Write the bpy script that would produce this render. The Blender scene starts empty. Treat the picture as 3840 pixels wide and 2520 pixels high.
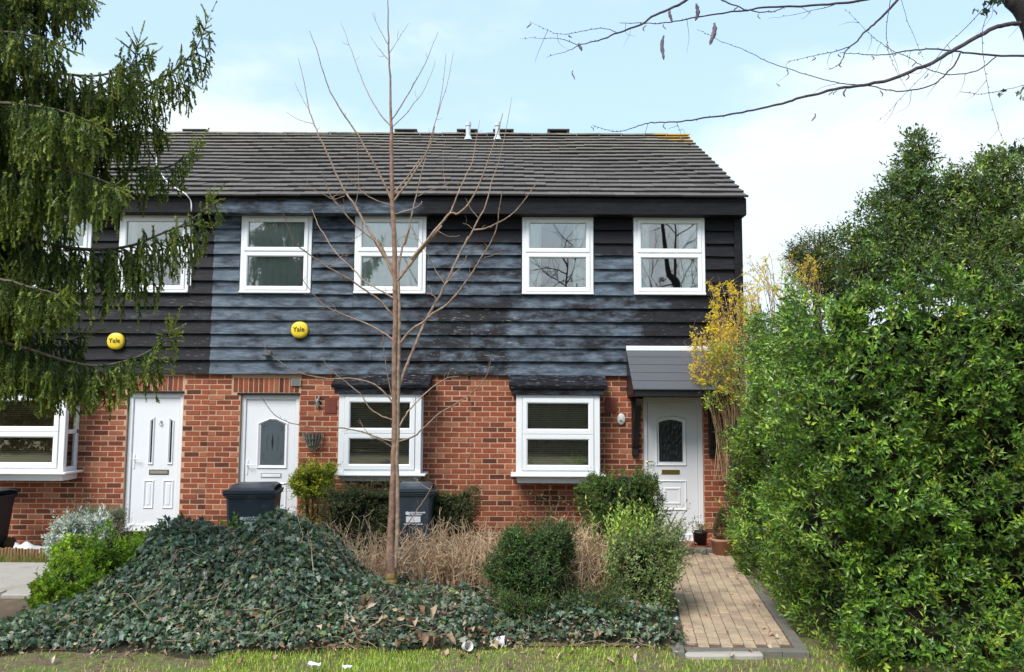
import bpy, math, random
import numpy as np
from mathutils import Matrix, Vector

rng = np.random.default_rng(11)
random.seed(5)
SC = bpy.context.scene
COL = SC.collection
rad = math.radians

# ------------------------------------------------------------------ camera
CAM = np.array([0.0, -11.8, 2.056])
YAW, PIT, ROL = rad(-0.105), rad(4.93), rad(0.2755)
FPX, CX, CY = 2980.0, 1920.0, 1260.0          # focal length and centre in photograph pixels
_f = np.array([math.sin(YAW)*math.cos(PIT), math.cos(YAW)*math.cos(PIT), math.sin(PIT)])
_r0 = np.array([math.cos(YAW), -math.sin(YAW), 0.0]); _u0 = np.cross(_r0, _f)
_r = math.cos(ROL)*_r0 + math.sin(ROL)*_u0
_u = -math.sin(ROL)*_r0 + math.cos(ROL)*_u0
cam_d = bpy.data.cameras.new('camera'); cam = bpy.data.objects.new('camera', cam_d)
COL.objects.link(cam)
cam_d.sensor_width = 36.0; cam_d.lens = 36.0*FPX/3840.0
cam_d.clip_start = 0.1; cam_d.clip_end = 3000
cam.matrix_world = Matrix(((_r[0], _u[0], -_f[0], CAM[0]), (_r[1], _u[1], -_f[1], CAM[1]),
                           (_r[2], _u[2], -_f[2], CAM[2]), (0, 0, 0, 1)))
SC.camera = cam

# ------------------------------------------------------------------ sky and sun (bright, thin overcast)
SUN_EL, SUN_AZ = rad(50), rad(214)            # azimuth clockwise from +Y: behind the camera, to the left
w = bpy.data.worlds.new('World'); SC.world = w; w.use_nodes = True
nt = w.node_tree; nt.nodes.clear()
def N(t, typ, **kw):
    n = t.nodes.new(typ)
    for k, v in kw.items(): setattr(n, k, v)
    return n
out = N(nt, 'ShaderNodeOutputWorld'); bg = N(nt, 'ShaderNodeBackground')
sky = N(nt, 'ShaderNodeTexSky', sky_type='NISHITA', sun_disc=False, sun_elevation=SUN_EL, sun_rotation=SUN_AZ)
sky.air_density = 1.0; sky.dust_density = 1.0; sky.ozone_density = 1.0; sky.altitude = 50
tc = N(nt, 'ShaderNodeTexCoord'); mp = N(nt, 'ShaderNodeMapping'); mp.inputs['Scale'].default_value = (1, 1, 2.3)
mp.inputs['Location'].default_value = (0.55, 0.2, 0.13)
nz = N(nt, 'ShaderNodeTexNoise'); nz.inputs['Scale'].default_value = 2.1; nz.inputs['Detail'].default_value = 9
nz.inputs['Roughness'].default_value = 0.53
sep = N(nt, 'ShaderNodeSeparateXYZ')
alt = N(nt, 'ShaderNodeMapRange'); alt.inputs['From Min'].default_value = 0.0; alt.inputs['From Max'].default_value = 0.60
alt.inputs['To Min'].default_value = 0.34; alt.inputs['To Max'].default_value = -0.19
add = N(nt, 'ShaderNodeMath', operation='ADD')
cr = N(nt, 'ShaderNodeMapRange', interpolation_type='SMOOTHSTEP')
cr.inputs['From Min'].default_value = 0.50; cr.inputs['From Max'].default_value = 0.66
nz2 = N(nt, 'ShaderNodeTexNoise'); nz2.inputs['Scale'].default_value = 4.5; nz2.inputs['Detail'].default_value = 6
cc = N(nt, 'ShaderNodeMix', data_type='RGBA'); cc.inputs['A'].default_value = (4.5, 5.4, 6.0, 1); cc.inputs['B'].default_value = (5.8, 6.2, 6.4, 1)
haz = N(nt, 'ShaderNodeMix', data_type='RGBA'); haz.inputs['Factor'].default_value = 0.60; haz.inputs['B'].default_value = (4.6, 6.35, 7.9, 1)
mx = N(nt, 'ShaderNodeMix', data_type='RGBA')
L = nt.links.new
L(tc.outputs['Generated'], mp.inputs['Vector']); L(mp.outputs['Vector'], nz.inputs['Vector']); L(mp.outputs['Vector'], nz2.inputs['Vector'])
L(tc.outputs['Generated'], sep.inputs[0]); L(sep.outputs['Z'], alt.inputs['Value'])
L(nz.outputs['Fac'], add.inputs[0]); L(alt.outputs['Result'], add.inputs[1]); L(add.outputs[0], cr.inputs['Value'])
L(nz2.outputs['Fac'], cc.inputs['Factor']); L(sky.outputs[0], haz.inputs['A'])
L(cr.outputs['Result'], mx.inputs['Factor']); L(haz.outputs['Result'], mx.inputs['A']); L(cc.outputs['Result'], mx.inputs['B'])
L(mx.outputs['Result'], bg.inputs['Color']); bg.inputs['Strength'].default_value = 0.115
L(bg.outputs[0], out.inputs[0])
sun_d = bpy.data.lights.new('sun', 'SUN'); sun_d.energy = 2.7; sun_d.angle = rad(28); sun_d.color = (1.0, 0.955, 0.89)
sun = bpy.data.objects.new('sun', sun_d); COL.objects.link(sun)
_sd = Vector((math.sin(SUN_AZ)*math.cos(SUN_EL), math.cos(SUN_AZ)*math.cos(SUN_EL), math.sin(SUN_EL)))
sun.rotation_euler = (-_sd).to_track_quat('-Z', 'Y').to_euler()
sun.location = (-6, -20, 20)
vs = SC.view_settings
vs.view_transform = 'Standard'; vs.look = 'None'; vs.gamma = 1.0; vs.use_curve_mapping = False; vs.exposure = 0.72

# ------------------------------------------------------------------ picture measurements -> places
def W(x, y, Y=0.0):                            # photograph pixel -> point on the upright plane at distance Y
    d = _r*((x-CX)/FPX) - _u*((y-CY)/FPX) + _f
    return CAM + d*((Y-CAM[1])/d[1])
K = 1.61345
def V(x, y, Y=0.0): return W(x*K, y*K, Y)      # the same from the reduced view used for measuring
def Gd(x, y, z=0.0):
    d = _r*((x*K-CX)/FPX) - _u*((y*K-CY)/FPX) + _f
    return CAM + d*((z-CAM[2])/d[2])
def crop(x0, y0, s): return lambda pts: [(x0+a/s, y0+b/s) for a, b in pts]

# ------------------------------------------------------------------ mesh helpers
class Soup:
    def __init__(s): s.v = []; s.f = []; s.c = []; s.n = 0
    def add(s, v, f, c=None, m=0):
        v = np.asarray(v, float).reshape(-1, 3)
        if isinstance(f, (list, tuple)):
            for k in sorted({len(q) for q in f}): s.f.append((np.asarray([q for q in f if len(q) == k], np.int64)+s.n, m))
        else: s.f.append((np.asarray(f, np.int64)+s.n, m))
        s.v.append(v); s.n += len(v)
        if c is None: c = (0.5, 0.5, 0.5)
        c = np.asarray(c, float)
        if c.ndim == 1: c = np.tile(c[None, :3], (len(v), 1))
        s.c.append(c[:, :3])
    def mesh(s, name, mats, smooth=False):
        me = bpy.data.meshes.new(name)
        V_ = np.concatenate(s.v) if s.v else np.zeros((0, 3))
        loops = np.concatenate([f.ravel() for f, m in s.f]); tot = np.concatenate([np.full(len(f), f.shape[1]) for f, m in s.f])
        mi = np.concatenate([np.full(len(f), m) for f, m in s.f])
        me.vertices.add(len(V_)); me.vertices.foreach_set('co', V_.astype(np.float32).ravel())
        me.loops.add(len(loops)); me.loops.foreach_set('vertex_index', loops.astype(np.int32))
        me.polygons.add(len(tot)); st = np.concatenate([[0], np.cumsum(tot)[:-1]])
        me.polygons.foreach_set('loop_start', st.astype(np.int32))
        me.polygons.foreach_set('material_index', mi.astype(np.int32))
        me.polygons.foreach_set('use_smooth', np.full(len(tot), bool(smooth)))
        me.update(calc_edges=True)
        ca = me.color_attributes.new('Col', 'FLOAT_COLOR', 'POINT')
        C_ = np.concatenate(s.c); C4 = np.ones((len(C_), 4), np.float32); C4[:, :3] = C_
        ca.data.foreach_set('color', C4.ravel())
        for m in (mats if isinstance(mats, (list, tuple)) else [mats]): me.materials.append(m)
        return me
    def obj(s, name, mats, parent=None, smooth=False, **kw):
        return link(name, s.mesh(name, mats, smooth), parent, **kw)

def wm(o):
    if o.parent is None: return o.matrix_basis.copy()
    return wm(o.parent) @ o.matrix_parent_inverse @ o.matrix_basis
def par(o, p):
    o.parent = p
    if p is not None: o.matrix_parent_inverse = wm(p).inverted()
def tag(o, label=None, category=None, group=None, kind=None):
    if label: o['label'] = label
    if category: o['category'] = category
    if group: o['group'] = group
    if kind: o['kind'] = kind
    return o
def link(name, me, parent=None, label=None, category=None, group=None, kind=None):
    o = bpy.data.objects.new(name, me); COL.objects.link(o); par(o, parent)
    return tag(o, label, category, group, kind)
def thing(name, loc, label, category, group=None):
    o = bpy.data.objects.new(name, None); o.empty_display_size = 0.2; o.location = Vector([float(q) for q in loc]); COL.objects.link(o)
    return tag(o, label, category, group)

BOXF = np.array([(0, 1, 3, 2), (4, 6, 7, 5), (0, 4, 5, 1), (2, 3, 7, 6), (0, 2, 6, 4), (1, 5, 7, 3)])
def box(S, x0, x1, y0, y1, z0, z1, c=None, m=0):
    S.add([(x, y, z) for x in (x0, x1) for y in (y0, y1) for z in (z0, z1)], BOXF, c, m)
def cbox(S, x0, x1, y0, y1, z0, z1, r=0.005, c=None, m=0, jit=0.0):
    ce = np.array([(x0+x1)/2, (y0+y1)/2, (z0+z1)/2]); h = np.array([x1-x0, y1-y0, z1-z0])/2
    r = min(r, h.min()*0.9); vs_, idx = [], {}
    for sx in (-1, 1):
        for sy in (-1, 1):
            for sz in (-1, 1):
                s = np.array([sx, sy, sz])
                for a in range(3):
                    q = s*(h-r); q[a] = s[a]*h[a]; idx[(sx, sy, sz, a)] = len(vs_); vs_.append(ce+q)
    f4, f3 = [], []
    for a in range(3):
        b, cc_ = [(1, 2), (2, 0), (0, 1)][a]
        for s in (-1, 1):
            q = []
            for sb, sc in ((-1, -1), (1, -1), (1, 1), (-1, 1)):
                k = [0, 0, 0]; k[a] = s; k[b] = sb; k[cc_] = sc; q.append(idx[(*k, a)])
            f4.append(q)
        for sb in (-1, 1):
            for sa in (-1, 1):
                k0 = [0, 0, 0]; k0[a] = sa; k0[b] = sb; k1 = list(k0); k0[cc_] = -1; k1[cc_] = 1
                f4.append([idx[(*k0, a)], idx[(*k0, b)], idx[(*k1, b)], idx[(*k1, a)]])
    for sx in (-1, 1):
        for sy in (-1, 1):
            for sz in (-1, 1): f3.append([idx[(sx, sy, sz, a)] for a in range(3)])
    vv = np.array(vs_)
    if jit: vv = vv + rng.normal(0, jit, vv.shape)
    S.add(vv, f4, c, m); S.add(vv, f3, c, m)
def poly_sweep(S, pts, prof, close=True, cap=False, c=None, m=0):
    """pts: outline in (x,z); prof: (inset, y) steps"""
    p = np.array(pts, float); n = len(p)
    area = 0.5*np.sum(p[:, 0]*np.roll(p[:, 1], -1)-np.roll(p[:, 0], -1)*p[:, 1])
    if area < 0: p = p[::-1]
    e = np.roll(p, -1, 0)-p; e /= np.linalg.norm(e, axis=1)[:, None]
    nn = np.stack([-e[:, 1], e[:, 0]], 1); pr = np.roll(nn, 1, 0)
    mi = nn+pr; mi /= (np.sum(mi*nn, 1))[:, None]
    vs_ = []
    for d, y in prof:
        q = p+mi*d; vs_.append(np.stack([q[:, 0], np.full(n, y), q[:, 1]], 1))
    f = []
    for k in range(len(prof)-1):
        for i in range(n):
            j = (i+1) % n; f.append((k*n+i, k*n+j, (k+1)*n+j, (k+1)*n+i))
    S.add(np.concatenate(vs_), f, c, m)
    if cap:
        k = len(prof)-1; S.add(vs_[-1], [list(range(n))], c, m)
def rect(x0, x1, z0, z1): return [(x0, z0), (x1, z0), (x1, z1), (x0, z1)]
def arch(x0, x1, z0, z1, rise, n=8, peak=False):
    p = [(x0, z0), (x1, z0)]
    if peak: return p+[(x1, z1-rise), ((x0+x1)/2+(x1-x0)*.12, z1-rise*.12), ((x0+x1)/2-(x1-x0)*.12, z1-rise*.12), (x0, z1-rise)]
    for i in range(n+1):
        t = i/n; p.append((x1+(x0-x1)*t, z1-rise+rise*math.sin(math.pi*t)**0.8))
    return p
def spline(pts, k=4):
    p = np.array(pts, float)
    if len(p) < 3 or k < 2: return p
    q = np.concatenate([[2*p[0]-p[1]], p, [2*p[-1]-p[-2]]]); o_ = []
    for i in range(1, len(q)-2):
        a, b, c_, d = q[i-1], q[i], q[i+1], q[i+2]
        for t in np.arange(k)/k:
            o_.append(0.5*((2*b)+(-a+c_)*t+(2*a-5*b+4*c_-d)*t*t+(-a+3*b-3*c_+d)*t**3))
    o_.append(p[-1]); return np.array(o_)
def tube(S, pts, r, sides=6, c=None, m=0, cap=True):
    p = np.asarray(pts, float); n = len(p); r = np.broadcast_to(np.asarray(r, float), (n,)) if np.ndim(r) else np.full(n, r)
    t = np.gradient(p, axis=0); t /= np.linalg.norm(t, axis=1)[:, None]+1e-9
    u = np.cross(t, np.array([0.31, 0.87, 0.39])); u /= np.linalg.norm(u, axis=1)[:, None]+1e-9
    v = np.cross(t, u); a = np.arange(sides)*2*math.pi/sides
    ring = p[:, None]+r[:, None, None]*(np.cos(a)[None, :, None]*u[:, None]+np.sin(a)[None, :, None]*v[:, None])
    i = np.arange(n-1)[:, None]*sides; j = np.arange(sides)[None]; jn = (j+1) % sides
    f = np.stack([i+j, i+jn, i+sides+jn, i+sides+j], -1).reshape(-1, 4)
    S.add(ring.reshape(-1, 3), f, c, m)
    if cap and sides >= 5: S.add(ring[0], [list(range(sides))], c, m); S.add(ring[-1], [list(range(sides))], c, m)
def lathe(S, prof, cx, cy, n=20, c=None, m=0):
    a = np.arange(n)*2*math.pi/n
    v = np.array([[(cx+r_*math.cos(t), cy+r_*math.sin(t), z) for t in a] for r_, z in prof]).reshape(-1, 3)
    i = np.arange(len(prof)-1)[:, None]*n; j = np.arange(n)[None]; jn = (j+1) % n
    S.add(v, np.stack([i+j, i+jn, i+n+jn, i+n+j], -1).reshape(-1, 4), c, m)

# ------------------------------------------------------------------ noise for shapes
class Wob:
    def __init__(s, seed, n=14, fmin=0.6, fmax=3.0):
        g = np.random.default_rng(seed); s.k = g.normal(0, 1, (n, 3)); s.k /= np.linalg.norm(s.k, axis=1)[:, None]
        s.fr = np.exp(g.uniform(math.log(fmin), math.log(fmax), n)); s.ph = g.uniform(0, 6.28, n); s.a = 1/np.sqrt(s.fr)
        s.a /= math.sqrt((s.a**2).sum()/2)
    def __call__(s, p):
        p = np.asarray(p, float); return (np.sin((p@s.k.T)*s.fr*2*math.pi+s.ph)*s.a).sum(-1)
def unit(a): return a/(np.linalg.norm(a, axis=-1, keepdims=True)+1e-9)

# ------------------------------------------------------------------ materials
MATS = {}
def newmat(name):
    m = bpy.data.materials.new(name); m.use_nodes = True; t = m.node_tree; b = t.nodes['Principled BSDF']; MATS[name] = m
    return m, t, b
def ramp(t, fac, stops):
    n = N(t, 'ShaderNodeValToRGB'); e = n.color_ramp.elements
    while len(e) > 1: e.remove(e[-1])
    e[0].position = stops[0][0]; e[0].color = (*stops[0][1], 1)
    for p, c in stops[1:]:
        q = e.new(p); q.color = (*c, 1)
    if fac is not None: t.links.new(fac, n.inputs[0])
    return n
def noise(t, scale, detail=4, rough=0.5, vec=None, stretch=None, obj=True):
    n = N(t, 'ShaderNodeTexNoise'); n.inputs['Scale'].default_value = scale; n.inputs['Detail'].default_value = detail
    n.inputs['Roughness'].default_value = rough
    if vec is None:
        g = N(t, 'ShaderNodeNewGeometry'); vec = g.outputs['Position']
    if stretch:
        mp_ = N(t, 'ShaderNodeMapping'); mp_.inputs['Scale'].default_value = stretch; t.links.new(vec, mp_.inputs['Vector']); vec = mp_.outputs['Vector']
    t.links.new(vec, n.inputs['Vector']); return n
def bump(t, b, h, strength=0.3, dist=0.01):
    n = N(t, 'ShaderNodeBump'); n.inputs['Strength'].default_value = strength; n.inputs['Distance'].default_value = dist
    t.links.new(h, n.inputs['Height']); t.links.new(n.outputs[0], b.inputs['Normal']); return n
def mixc(t, fac, a, b_, bt='MIX'):
    n = N(t, 'ShaderNodeMix', data_type='RGBA', blend_type=bt)
    for k, v in (('Factor', fac), ('A', a), ('B', b_)):
        if hasattr(v, 'links'): t.links.new(v, n.inputs[k])
        elif isinstance(v, (int, float)): n.inputs[k].default_value = v
        else: n.inputs[k].default_value = (*v, 1)
    return n.outputs['Result']
def plain(name, col, rough=0.6, var=0.12, scale=9, metal=0.0, bmp=0.15, spec=0.5, dirt=None):
    m, t, b = newmat(name); n = noise(t, scale, 5, 0.6)
    c = mixc(t, n.outputs['Fac'], tuple(q*(1-var) for q in col), tuple(min(1, q*(1+var)) for q in col))
    if dirt:
        n2 = noise(t, dirt[1], 6, 0.65); r_ = ramp(t, n2.outputs['Fac'], [(dirt[2], (0, 0, 0)), (dirt[2]+0.2, (1, 1, 1))])
        c = mixc(t, r_.outputs[0], c, dirt[0])
    t.links.new(c, b.inputs['Base Color']); b.inputs['Roughness'].default_value = rough; b.inputs['Metallic'].default_value = metal
    b.inputs['Specular IOR Level'].default_value = spec
    if bmp: bump(t, b, noise(t, scale*9, 4).outputs['Fac'], bmp, 0.003)
    return m
def leafmat(name, rough=0.42, trans=0.3, spec=0.45, tint=(1.25, 1.3, 0.7)):
    m, t, b = newmat(name); a = N(t, 'ShaderNodeAttribute', attribute_name='Col')
    t.links.new(a.outputs['Color'], b.inputs['Base Color']); b.inputs['Roughness'].default_value = rough
    b.inputs['Specular IOR Level'].default_value = spec
    tr = N(t, 'ShaderNodeBsdfTranslucent'); c = mixc(t, 1.0, a.outputs['Color'], tint, 'MULTIPLY'); t.links.new(c, tr.inputs['Color'])
    mxs = N(t, 'ShaderNodeMixShader'); mxs.inputs[0].default_value = trans
    t.links.new(b.outputs[0], mxs.inputs[1]); t.links.new(tr.outputs[0], mxs.inputs[2])
    t.links.new(mxs.outputs[0], t.nodes['Material Output'].inputs['Surface']); return m
def colmat(name, rough=0.7, bmp=0.3, bscale=60, spec=0.3, var=0.25, vscale=25):
    m, t, b = newmat(name); a = N(t, 'ShaderNodeAttribute', attribute_name='Col')
    n = noise(t, vscale, 5, 0.6); g = ramp(t, n.outputs['Fac'], [(0.3, (1-var,)*3), (0.7, (1+var,)*3)])
    t.links.new(mixc(t, 1.0, a.outputs['Color'], g.outputs[0], 'MULTIPLY'), b.inputs['Base Color'])
    b.inputs['Roughness'].default_value = rough; b.inputs['Specular IOR Level'].default_value = spec
    if bmp: bump(t, b, noise(t, bscale, 5).outputs['Fac'], bmp, 0.004)
    return m

M_LEAF = leafmat('leaf'); M_GLOSS = leafmat('glossy_leaf', 0.34, 0.22, 0.5); M_MATT = leafmat('matt_leaf', 0.6, 0.25, 0.25)
M_NEEDLE = leafmat('needle', 0.5, 0.2, 0.3); M_DRY = leafmat('dry_leaf', 0.75, 0.3, 0.15, (1.1, 1.0, 0.9))
M_BARK = colmat('bark', 0.85, 0.7, 70, 0.3, 0.42, 22); M_COL = colmat('painted_colour', 0.5, 0.1, 60, 0.4, 0.08)
M_UPVC = plain('white_upvc', (0.84, 0.85, 0.86), 0.28, 0.03, 3, bmp=0.0, dirt=((0.62, 0.62, 0.58), 3.5, 0.62))
M_DOOR = plain('white_door', (0.78, 0.79, 0.82), 0.33, 0.02, 3, bmp=0.03)
M_GRAP = plain('grey_rubber_seal', (0.25, 0.26, 0.27), 0.6, 0.05)
M_BLACKW = plain('black_painted_wood', (0.012, 0.012, 0.014), 0.42, 0.4, 14, bmp=0.3, dirt=((0.10, 0.09, 0.08), 9, 0.70))
M_BRASS = plain('brass', (0.52, 0.38, 0.13), 0.3, 0.15, 30, metal=0.9, bmp=0.05)
M_STEEL = plain('steel', (0.5, 0.5, 0.5), 0.3, 0.1, 30, metal=0.9, bmp=0.05)
M_BIN = plain('bin_plastic', (0.040, 0.052, 0.068), 0.38, 0.3, 6, bmp=0.1, dirt=((0.13, 0.145, 0.16), 7, 0.58))
M_WHITE = plain('white_print', (0.8, 0.82, 0.85), 0.5, 0.05)
M_ROOM = plain('room_plaster', (0.30, 0.28, 0.25), 0.9, 0.1)
M_CURT = plain('net_curtain', (0.82, 0.87, 0.84), 0.9, 0.08, 4)
M_SLAT = plain('blind_slat', (0.78, 0.64, 0.47), 0.6, 0.1)
M_YEL = plain('yellow_plastic', (0.86, 0.62, 0.035), 0.35, 0.05, 12, bmp=0.0)
M_INK = plain('dark_ink', (0.06, 0.04, 0.01), 0.5, 0.0)
M_TERRA = plain('terracotta', (0.38, 0.20, 0.12), 0.85, 0.25, 12, dirt=((0.50, 0.45, 0.38), 8, 0.55))
M_OBSC, t, b = newmat('obscured_glass'); b.inputs['Base Color'].default_value = (0.018, 0.022, 0.026, 1); b.inputs['Roughness'].default_value = 0.12
bump(t, b, noise(t, 38, 3, stretch=(1, 1, 0.35)).outputs['Fac'], 0.8, 0.03)
M_GLASS, t, b = newmat('window_glass')
gl = N(t, 'ShaderNodeBsdfGlossy'); gl.inputs['Roughness'].default_value = 0.0; gl.inputs['Color'].default_value = (1, 1, 1, 1)
tr = N(t, 'ShaderNodeBsdfTransparent'); tr.inputs['Color'].default_value = (0.95, 0.975, 0.965, 1)
fr = N(t, 'ShaderNodeFresnel'); fr.inputs['IOR'].default_value = 1.75
gb = N(t, 'ShaderNodeBump'); gb.inputs['Strength'].default_value = 0.02; gb.inputs['Distance'].default_value = 0.02
t.links.new(noise(t, 2.2, 2).outputs['Fac'], gb.inputs['Height']); t.links.new(gb.outputs[0], gl.inputs['Normal'])
ma = N(t, 'ShaderNodeMath', operation='MULTIPLY_ADD'); ma.inputs[1].default_value = 2.0; ma.inputs[2].default_value = 0.03
t.links.new(fr.outputs[0], ma.inputs[0])
ms = N(t, 'ShaderNodeMixShader'); t.links.new(ma.outputs[0], ms.inputs[0]); t.links.new(tr.outputs[0], ms.inputs[1]); t.links.new(gl.outputs[0], ms.inputs[2])
t.links.new(ms.outputs[0], t.nodes['Material Output'].inputs['Surface'])

# brick: each brick its own colour
M_BRICK, t, b = newmat('brick')
oi = N(t, 'ShaderNodeObjectInfo'); at_ = N(t, 'ShaderNodeAttribute', attribute_name='Col'); sp_ = N(t, 'ShaderNodeSeparateColor'); t.links.new(at_.outputs['Color'], sp_.inputs[0])
a1 = N(t, 'ShaderNodeMath', operation='ADD'); t.links.new(oi.outputs['Random'], a1.inputs[0]); t.links.new(sp_.outputs[0], a1.inputs[1])
fc = N(t, 'ShaderNodeMath', operation='FRACT'); t.links.new(a1.outputs[0], fc.inputs[0])
rp = ramp(t, fc.outputs[0], [(0.0, (0.10, 0.040, 0.028)), (0.07, (0.17, 0.055, 0.034)), (0.25, (0.25, 0.072, 0.040)), (0.5, (0.32, 0.095, 0.049)),
                             (0.72, (0.28, 0.080, 0.044)), (0.88, (0.36, 0.132, 0.074)), (0.96, (0.41, 0.17, 0.095)), (1.0, (0.12, 0.05, 0.036))])
n1 = noise(t, 34, 5, 0.65, stretch=(1, 1, 1.8)); g1 = ramp(t, n1.outputs['Fac'], [(0.28, (0.72, 0.70, 0.70)), (0.7, (1.22, 1.2, 1.18))])
n7 = noise(t, 1.3, 6, 0.65); g7 = ramp(t, n7.outputs['Fac'], [(0.32, (0.74, 0.74, 0.76)), (0.6, (1.08, 1.06, 1.04))])
t.links.new(mixc(t, 1.0, mixc(t, 1.0, rp.outputs[0], g1.outputs[0], 'MULTIPLY'), g7.outputs[0], 'MULTIPLY'), b.inputs['Base Color']); b.inputs['Roughness'].default_value = 0.9
b.inputs['Specular IOR Level'].default_value = 0.2
bump(t, b, noise(t, 160, 4, 0.7).outputs['Fac'], 0.5, 0.003)
M_MORTAR = plain('mortar', (0.51, 0.325, 0.215), 0.95, 0.18, 5, bmp=0.5)
# weathered painted boards: Col.r = how far the black paint has faded, Col.g = how scuffed
M_BOARD, t, b = newmat('weathered_black_boards')
at_ = N(t, 'ShaderNodeAttribute', attribute_name='Col'); sp_ = N(t, 'ShaderNodeSeparateColor'); t.links.new(at_.outputs['Color'], sp_.inputs[0])
n1 = noise(t, 5.5, 6, 0.62, stretch=(0.7, 1, 1.7)); n2 = noise(t, 12, 7, 0.68, stretch=(0.30, 1, 2.0)); n3 = noise(t, 30, 5, 0.6, stretch=(0.35, 1, 1.6))
m1 = N(t, 'ShaderNodeMapRange'); m1.inputs['From Min'].default_value = 0.30; m1.inputs['From Max'].default_value = 0.70; m1.inputs['To Min'].default_value = -0.78; m1.inputs['To Max'].default_value = 0.52
t.links.new(n1.outputs['Fac'], m1.inputs['Value'])
mm = N(t, 'ShaderNodeMath', operation='ADD'); t.links.new(sp_.outputs[0], mm.inputs[0]); t.links.new(m1.outputs['Result'], mm.inputs[1])
m2 = N(t, 'ShaderNodeMath', operation='MULTIPLY_ADD', use_clamp=True); m2.inputs[1].default_value = 1.1; m2.inputs[2].default_value = 0.12
t.links.new(mm.outputs[0], m2.inputs[0])
m3 = N(t, 'ShaderNodeMath', operation='MULTIPLY'); t.links.new(m2.outputs[0], m3.inputs[0])
s3 = N(t, 'ShaderNodeMapRange', clamp=True); s3.inputs['From Min'].default_value = 0.0; s3.inputs['From Max'].default_value = 0.28; t.links.new(sp_.outputs[0], s3.inputs['Value']); t.links.new(s3.outputs['Result'], m3.inputs[1])
fadec = ramp(t, n2.outputs['Fac'], [(0.28, (0.042, 0.052, 0.068)), (0.5, (0.095, 0.124, 0.162)), (0.70, (0.165, 0.20, 0.24))])
dark = ramp(t, n2.outputs['Fac'], [(0.3, (0.006, 0.006, 0.008)), (0.8, (0.020, 0.018, 0.022))])
c1 = mixc(t, m3.outputs[0], dark.outputs[0], fadec.outputs[0])
sc1 = ramp(t, n3.outputs['Fac'], [(0.60, (0, 0, 0)), (0.70, (1, 1, 1))]); sm = N(t, 'ShaderNodeMath', operation='MULTIPLY'); t.links.new(sc1.outputs[0], sm.inputs[0]); t.links.new(sp_.outputs[1], sm.inputs[1])
c2 = mixc(t, sm.outputs[0], c1, (0.30, 0.275, 0.25)); t.links.new(c2, b.inputs['Base Color'])
b.inputs['Roughness'].default_value = 0.6; b.inputs['Specular IOR Level'].default_value = 0.18
bump(t, b, n2.outputs['Fac'], 0.6, 0.008)
# roof tiles
M_TILE, t, b = newmat('roof_tile')
oi = N(t, 'ShaderNodeObjectInfo'); n1 = noise(t, 3.0, 7, 0.7); n2 = noise(t, 24, 5, 0.65)
gpos = N(t, 'ShaderNodeNewGeometry'); sx = N(t, 'ShaderNodeSeparateXYZ'); t.links.new(gpos.outputs['Position'], sx.inputs[0])
base = ramp(t, oi.outputs['Random'], [(0.0, (0.095, 0.083, 0.076)), (0.5, (0.115, 0.101, 0.092)), (1.0, (0.135, 0.120, 0.108))])
g2 = ramp(t, n2.outputs['Fac'], [(0.3, (0.7, 0.7, 0.7)), (0.7, (1.3, 1.3, 1.3))])
c1 = mixc(t, 1.0, base.outputs[0], g2.outputs[0], 'MULTIPLY')
mz = N(t, 'ShaderNodeMapRange', clamp=True); mz.inputs['From Min'].default_value = 6.2; mz.inputs['From Max'].default_value = 7.4; t.links.new(sx.outputs['Z'], mz.inputs['Value'])
li = N(t, 'ShaderNodeMath', operation='MULTIPLY'); t.links.new(mz.outputs['Result'], li.inputs[0])
lr = ramp(t, n1.outputs['Fac'], [(0.35, (0, 0, 0)), (0.62, (1, 1, 1))]); t.links.new(lr.outputs[0], li.inputs[1])
c2 = mixc(t, li.outputs[0], c1, (0.23, 0.205, 0.155))
mxx = N(t, 'ShaderNodeMapRange', clamp=True); mxx.inputs['From Min'].default_value = 1.0; mxx.inputs['From Max'].default_value = 3.4; t.links.new(sx.outputs['X'], mxx.inputs['Value'])
mzz = N(t, 'ShaderNodeMapRange', clamp=True); mzz.inputs['From Min'].default_value = 6.35; mzz.inputs['From Max'].default_value = 7.3; t.links.new(sx.outputs['Z'], mzz.inputs['Value'])
yy = N(t, 'ShaderNodeMath', operation='MULTIPLY'); t.links.new(mxx.outputs['Result'], yy.inputs[0]); t.links.new(mzz.outputs['Result'], yy.inputs[1])
n4 = noise(t, 7, 6, 0.7); ya = N(t, 'ShaderNodeMath', operation='ADD'); t.links.new(yy.outputs[0], ya.inputs[0]); t.links.new(n4.outputs['Fac'], ya.inputs[1])
yr = ramp(t, ya.outputs[0], [(1.06, (0, 0, 0)), (1.2, (1, 1, 1))]); yr.color_ramp.elements[0].position = 0.93; yr.color_ramp.elements[1].position = 1.0
yd = N(t, 'ShaderNodeMath', operation='MULTIPLY'); yd.inputs[1].default_value = 0.78; t.links.new(ya.outputs[0], yd.inputs[0]); t.links.new(yd.outputs[0], yr.inputs[0])
c3 = mixc(t, yr.outputs[0], c2, (0.42, 0.24, 0.03))
n5 = noise(t, 16, 3, 0.5); wr = ramp(t, n5.outputs['Fac'], [(0.715, (0, 0, 0)), (0.74, (1, 1, 1))])
t.links.new(mixc(t, wr.outputs[0], c3, (0.45, 0.43, 0.40)), b.inputs['Base Color']); b.inputs['Roughness'].default_value = 0.88
bump(t, b, n2.outputs['Fac'], 0.4, 0.006)
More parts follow.
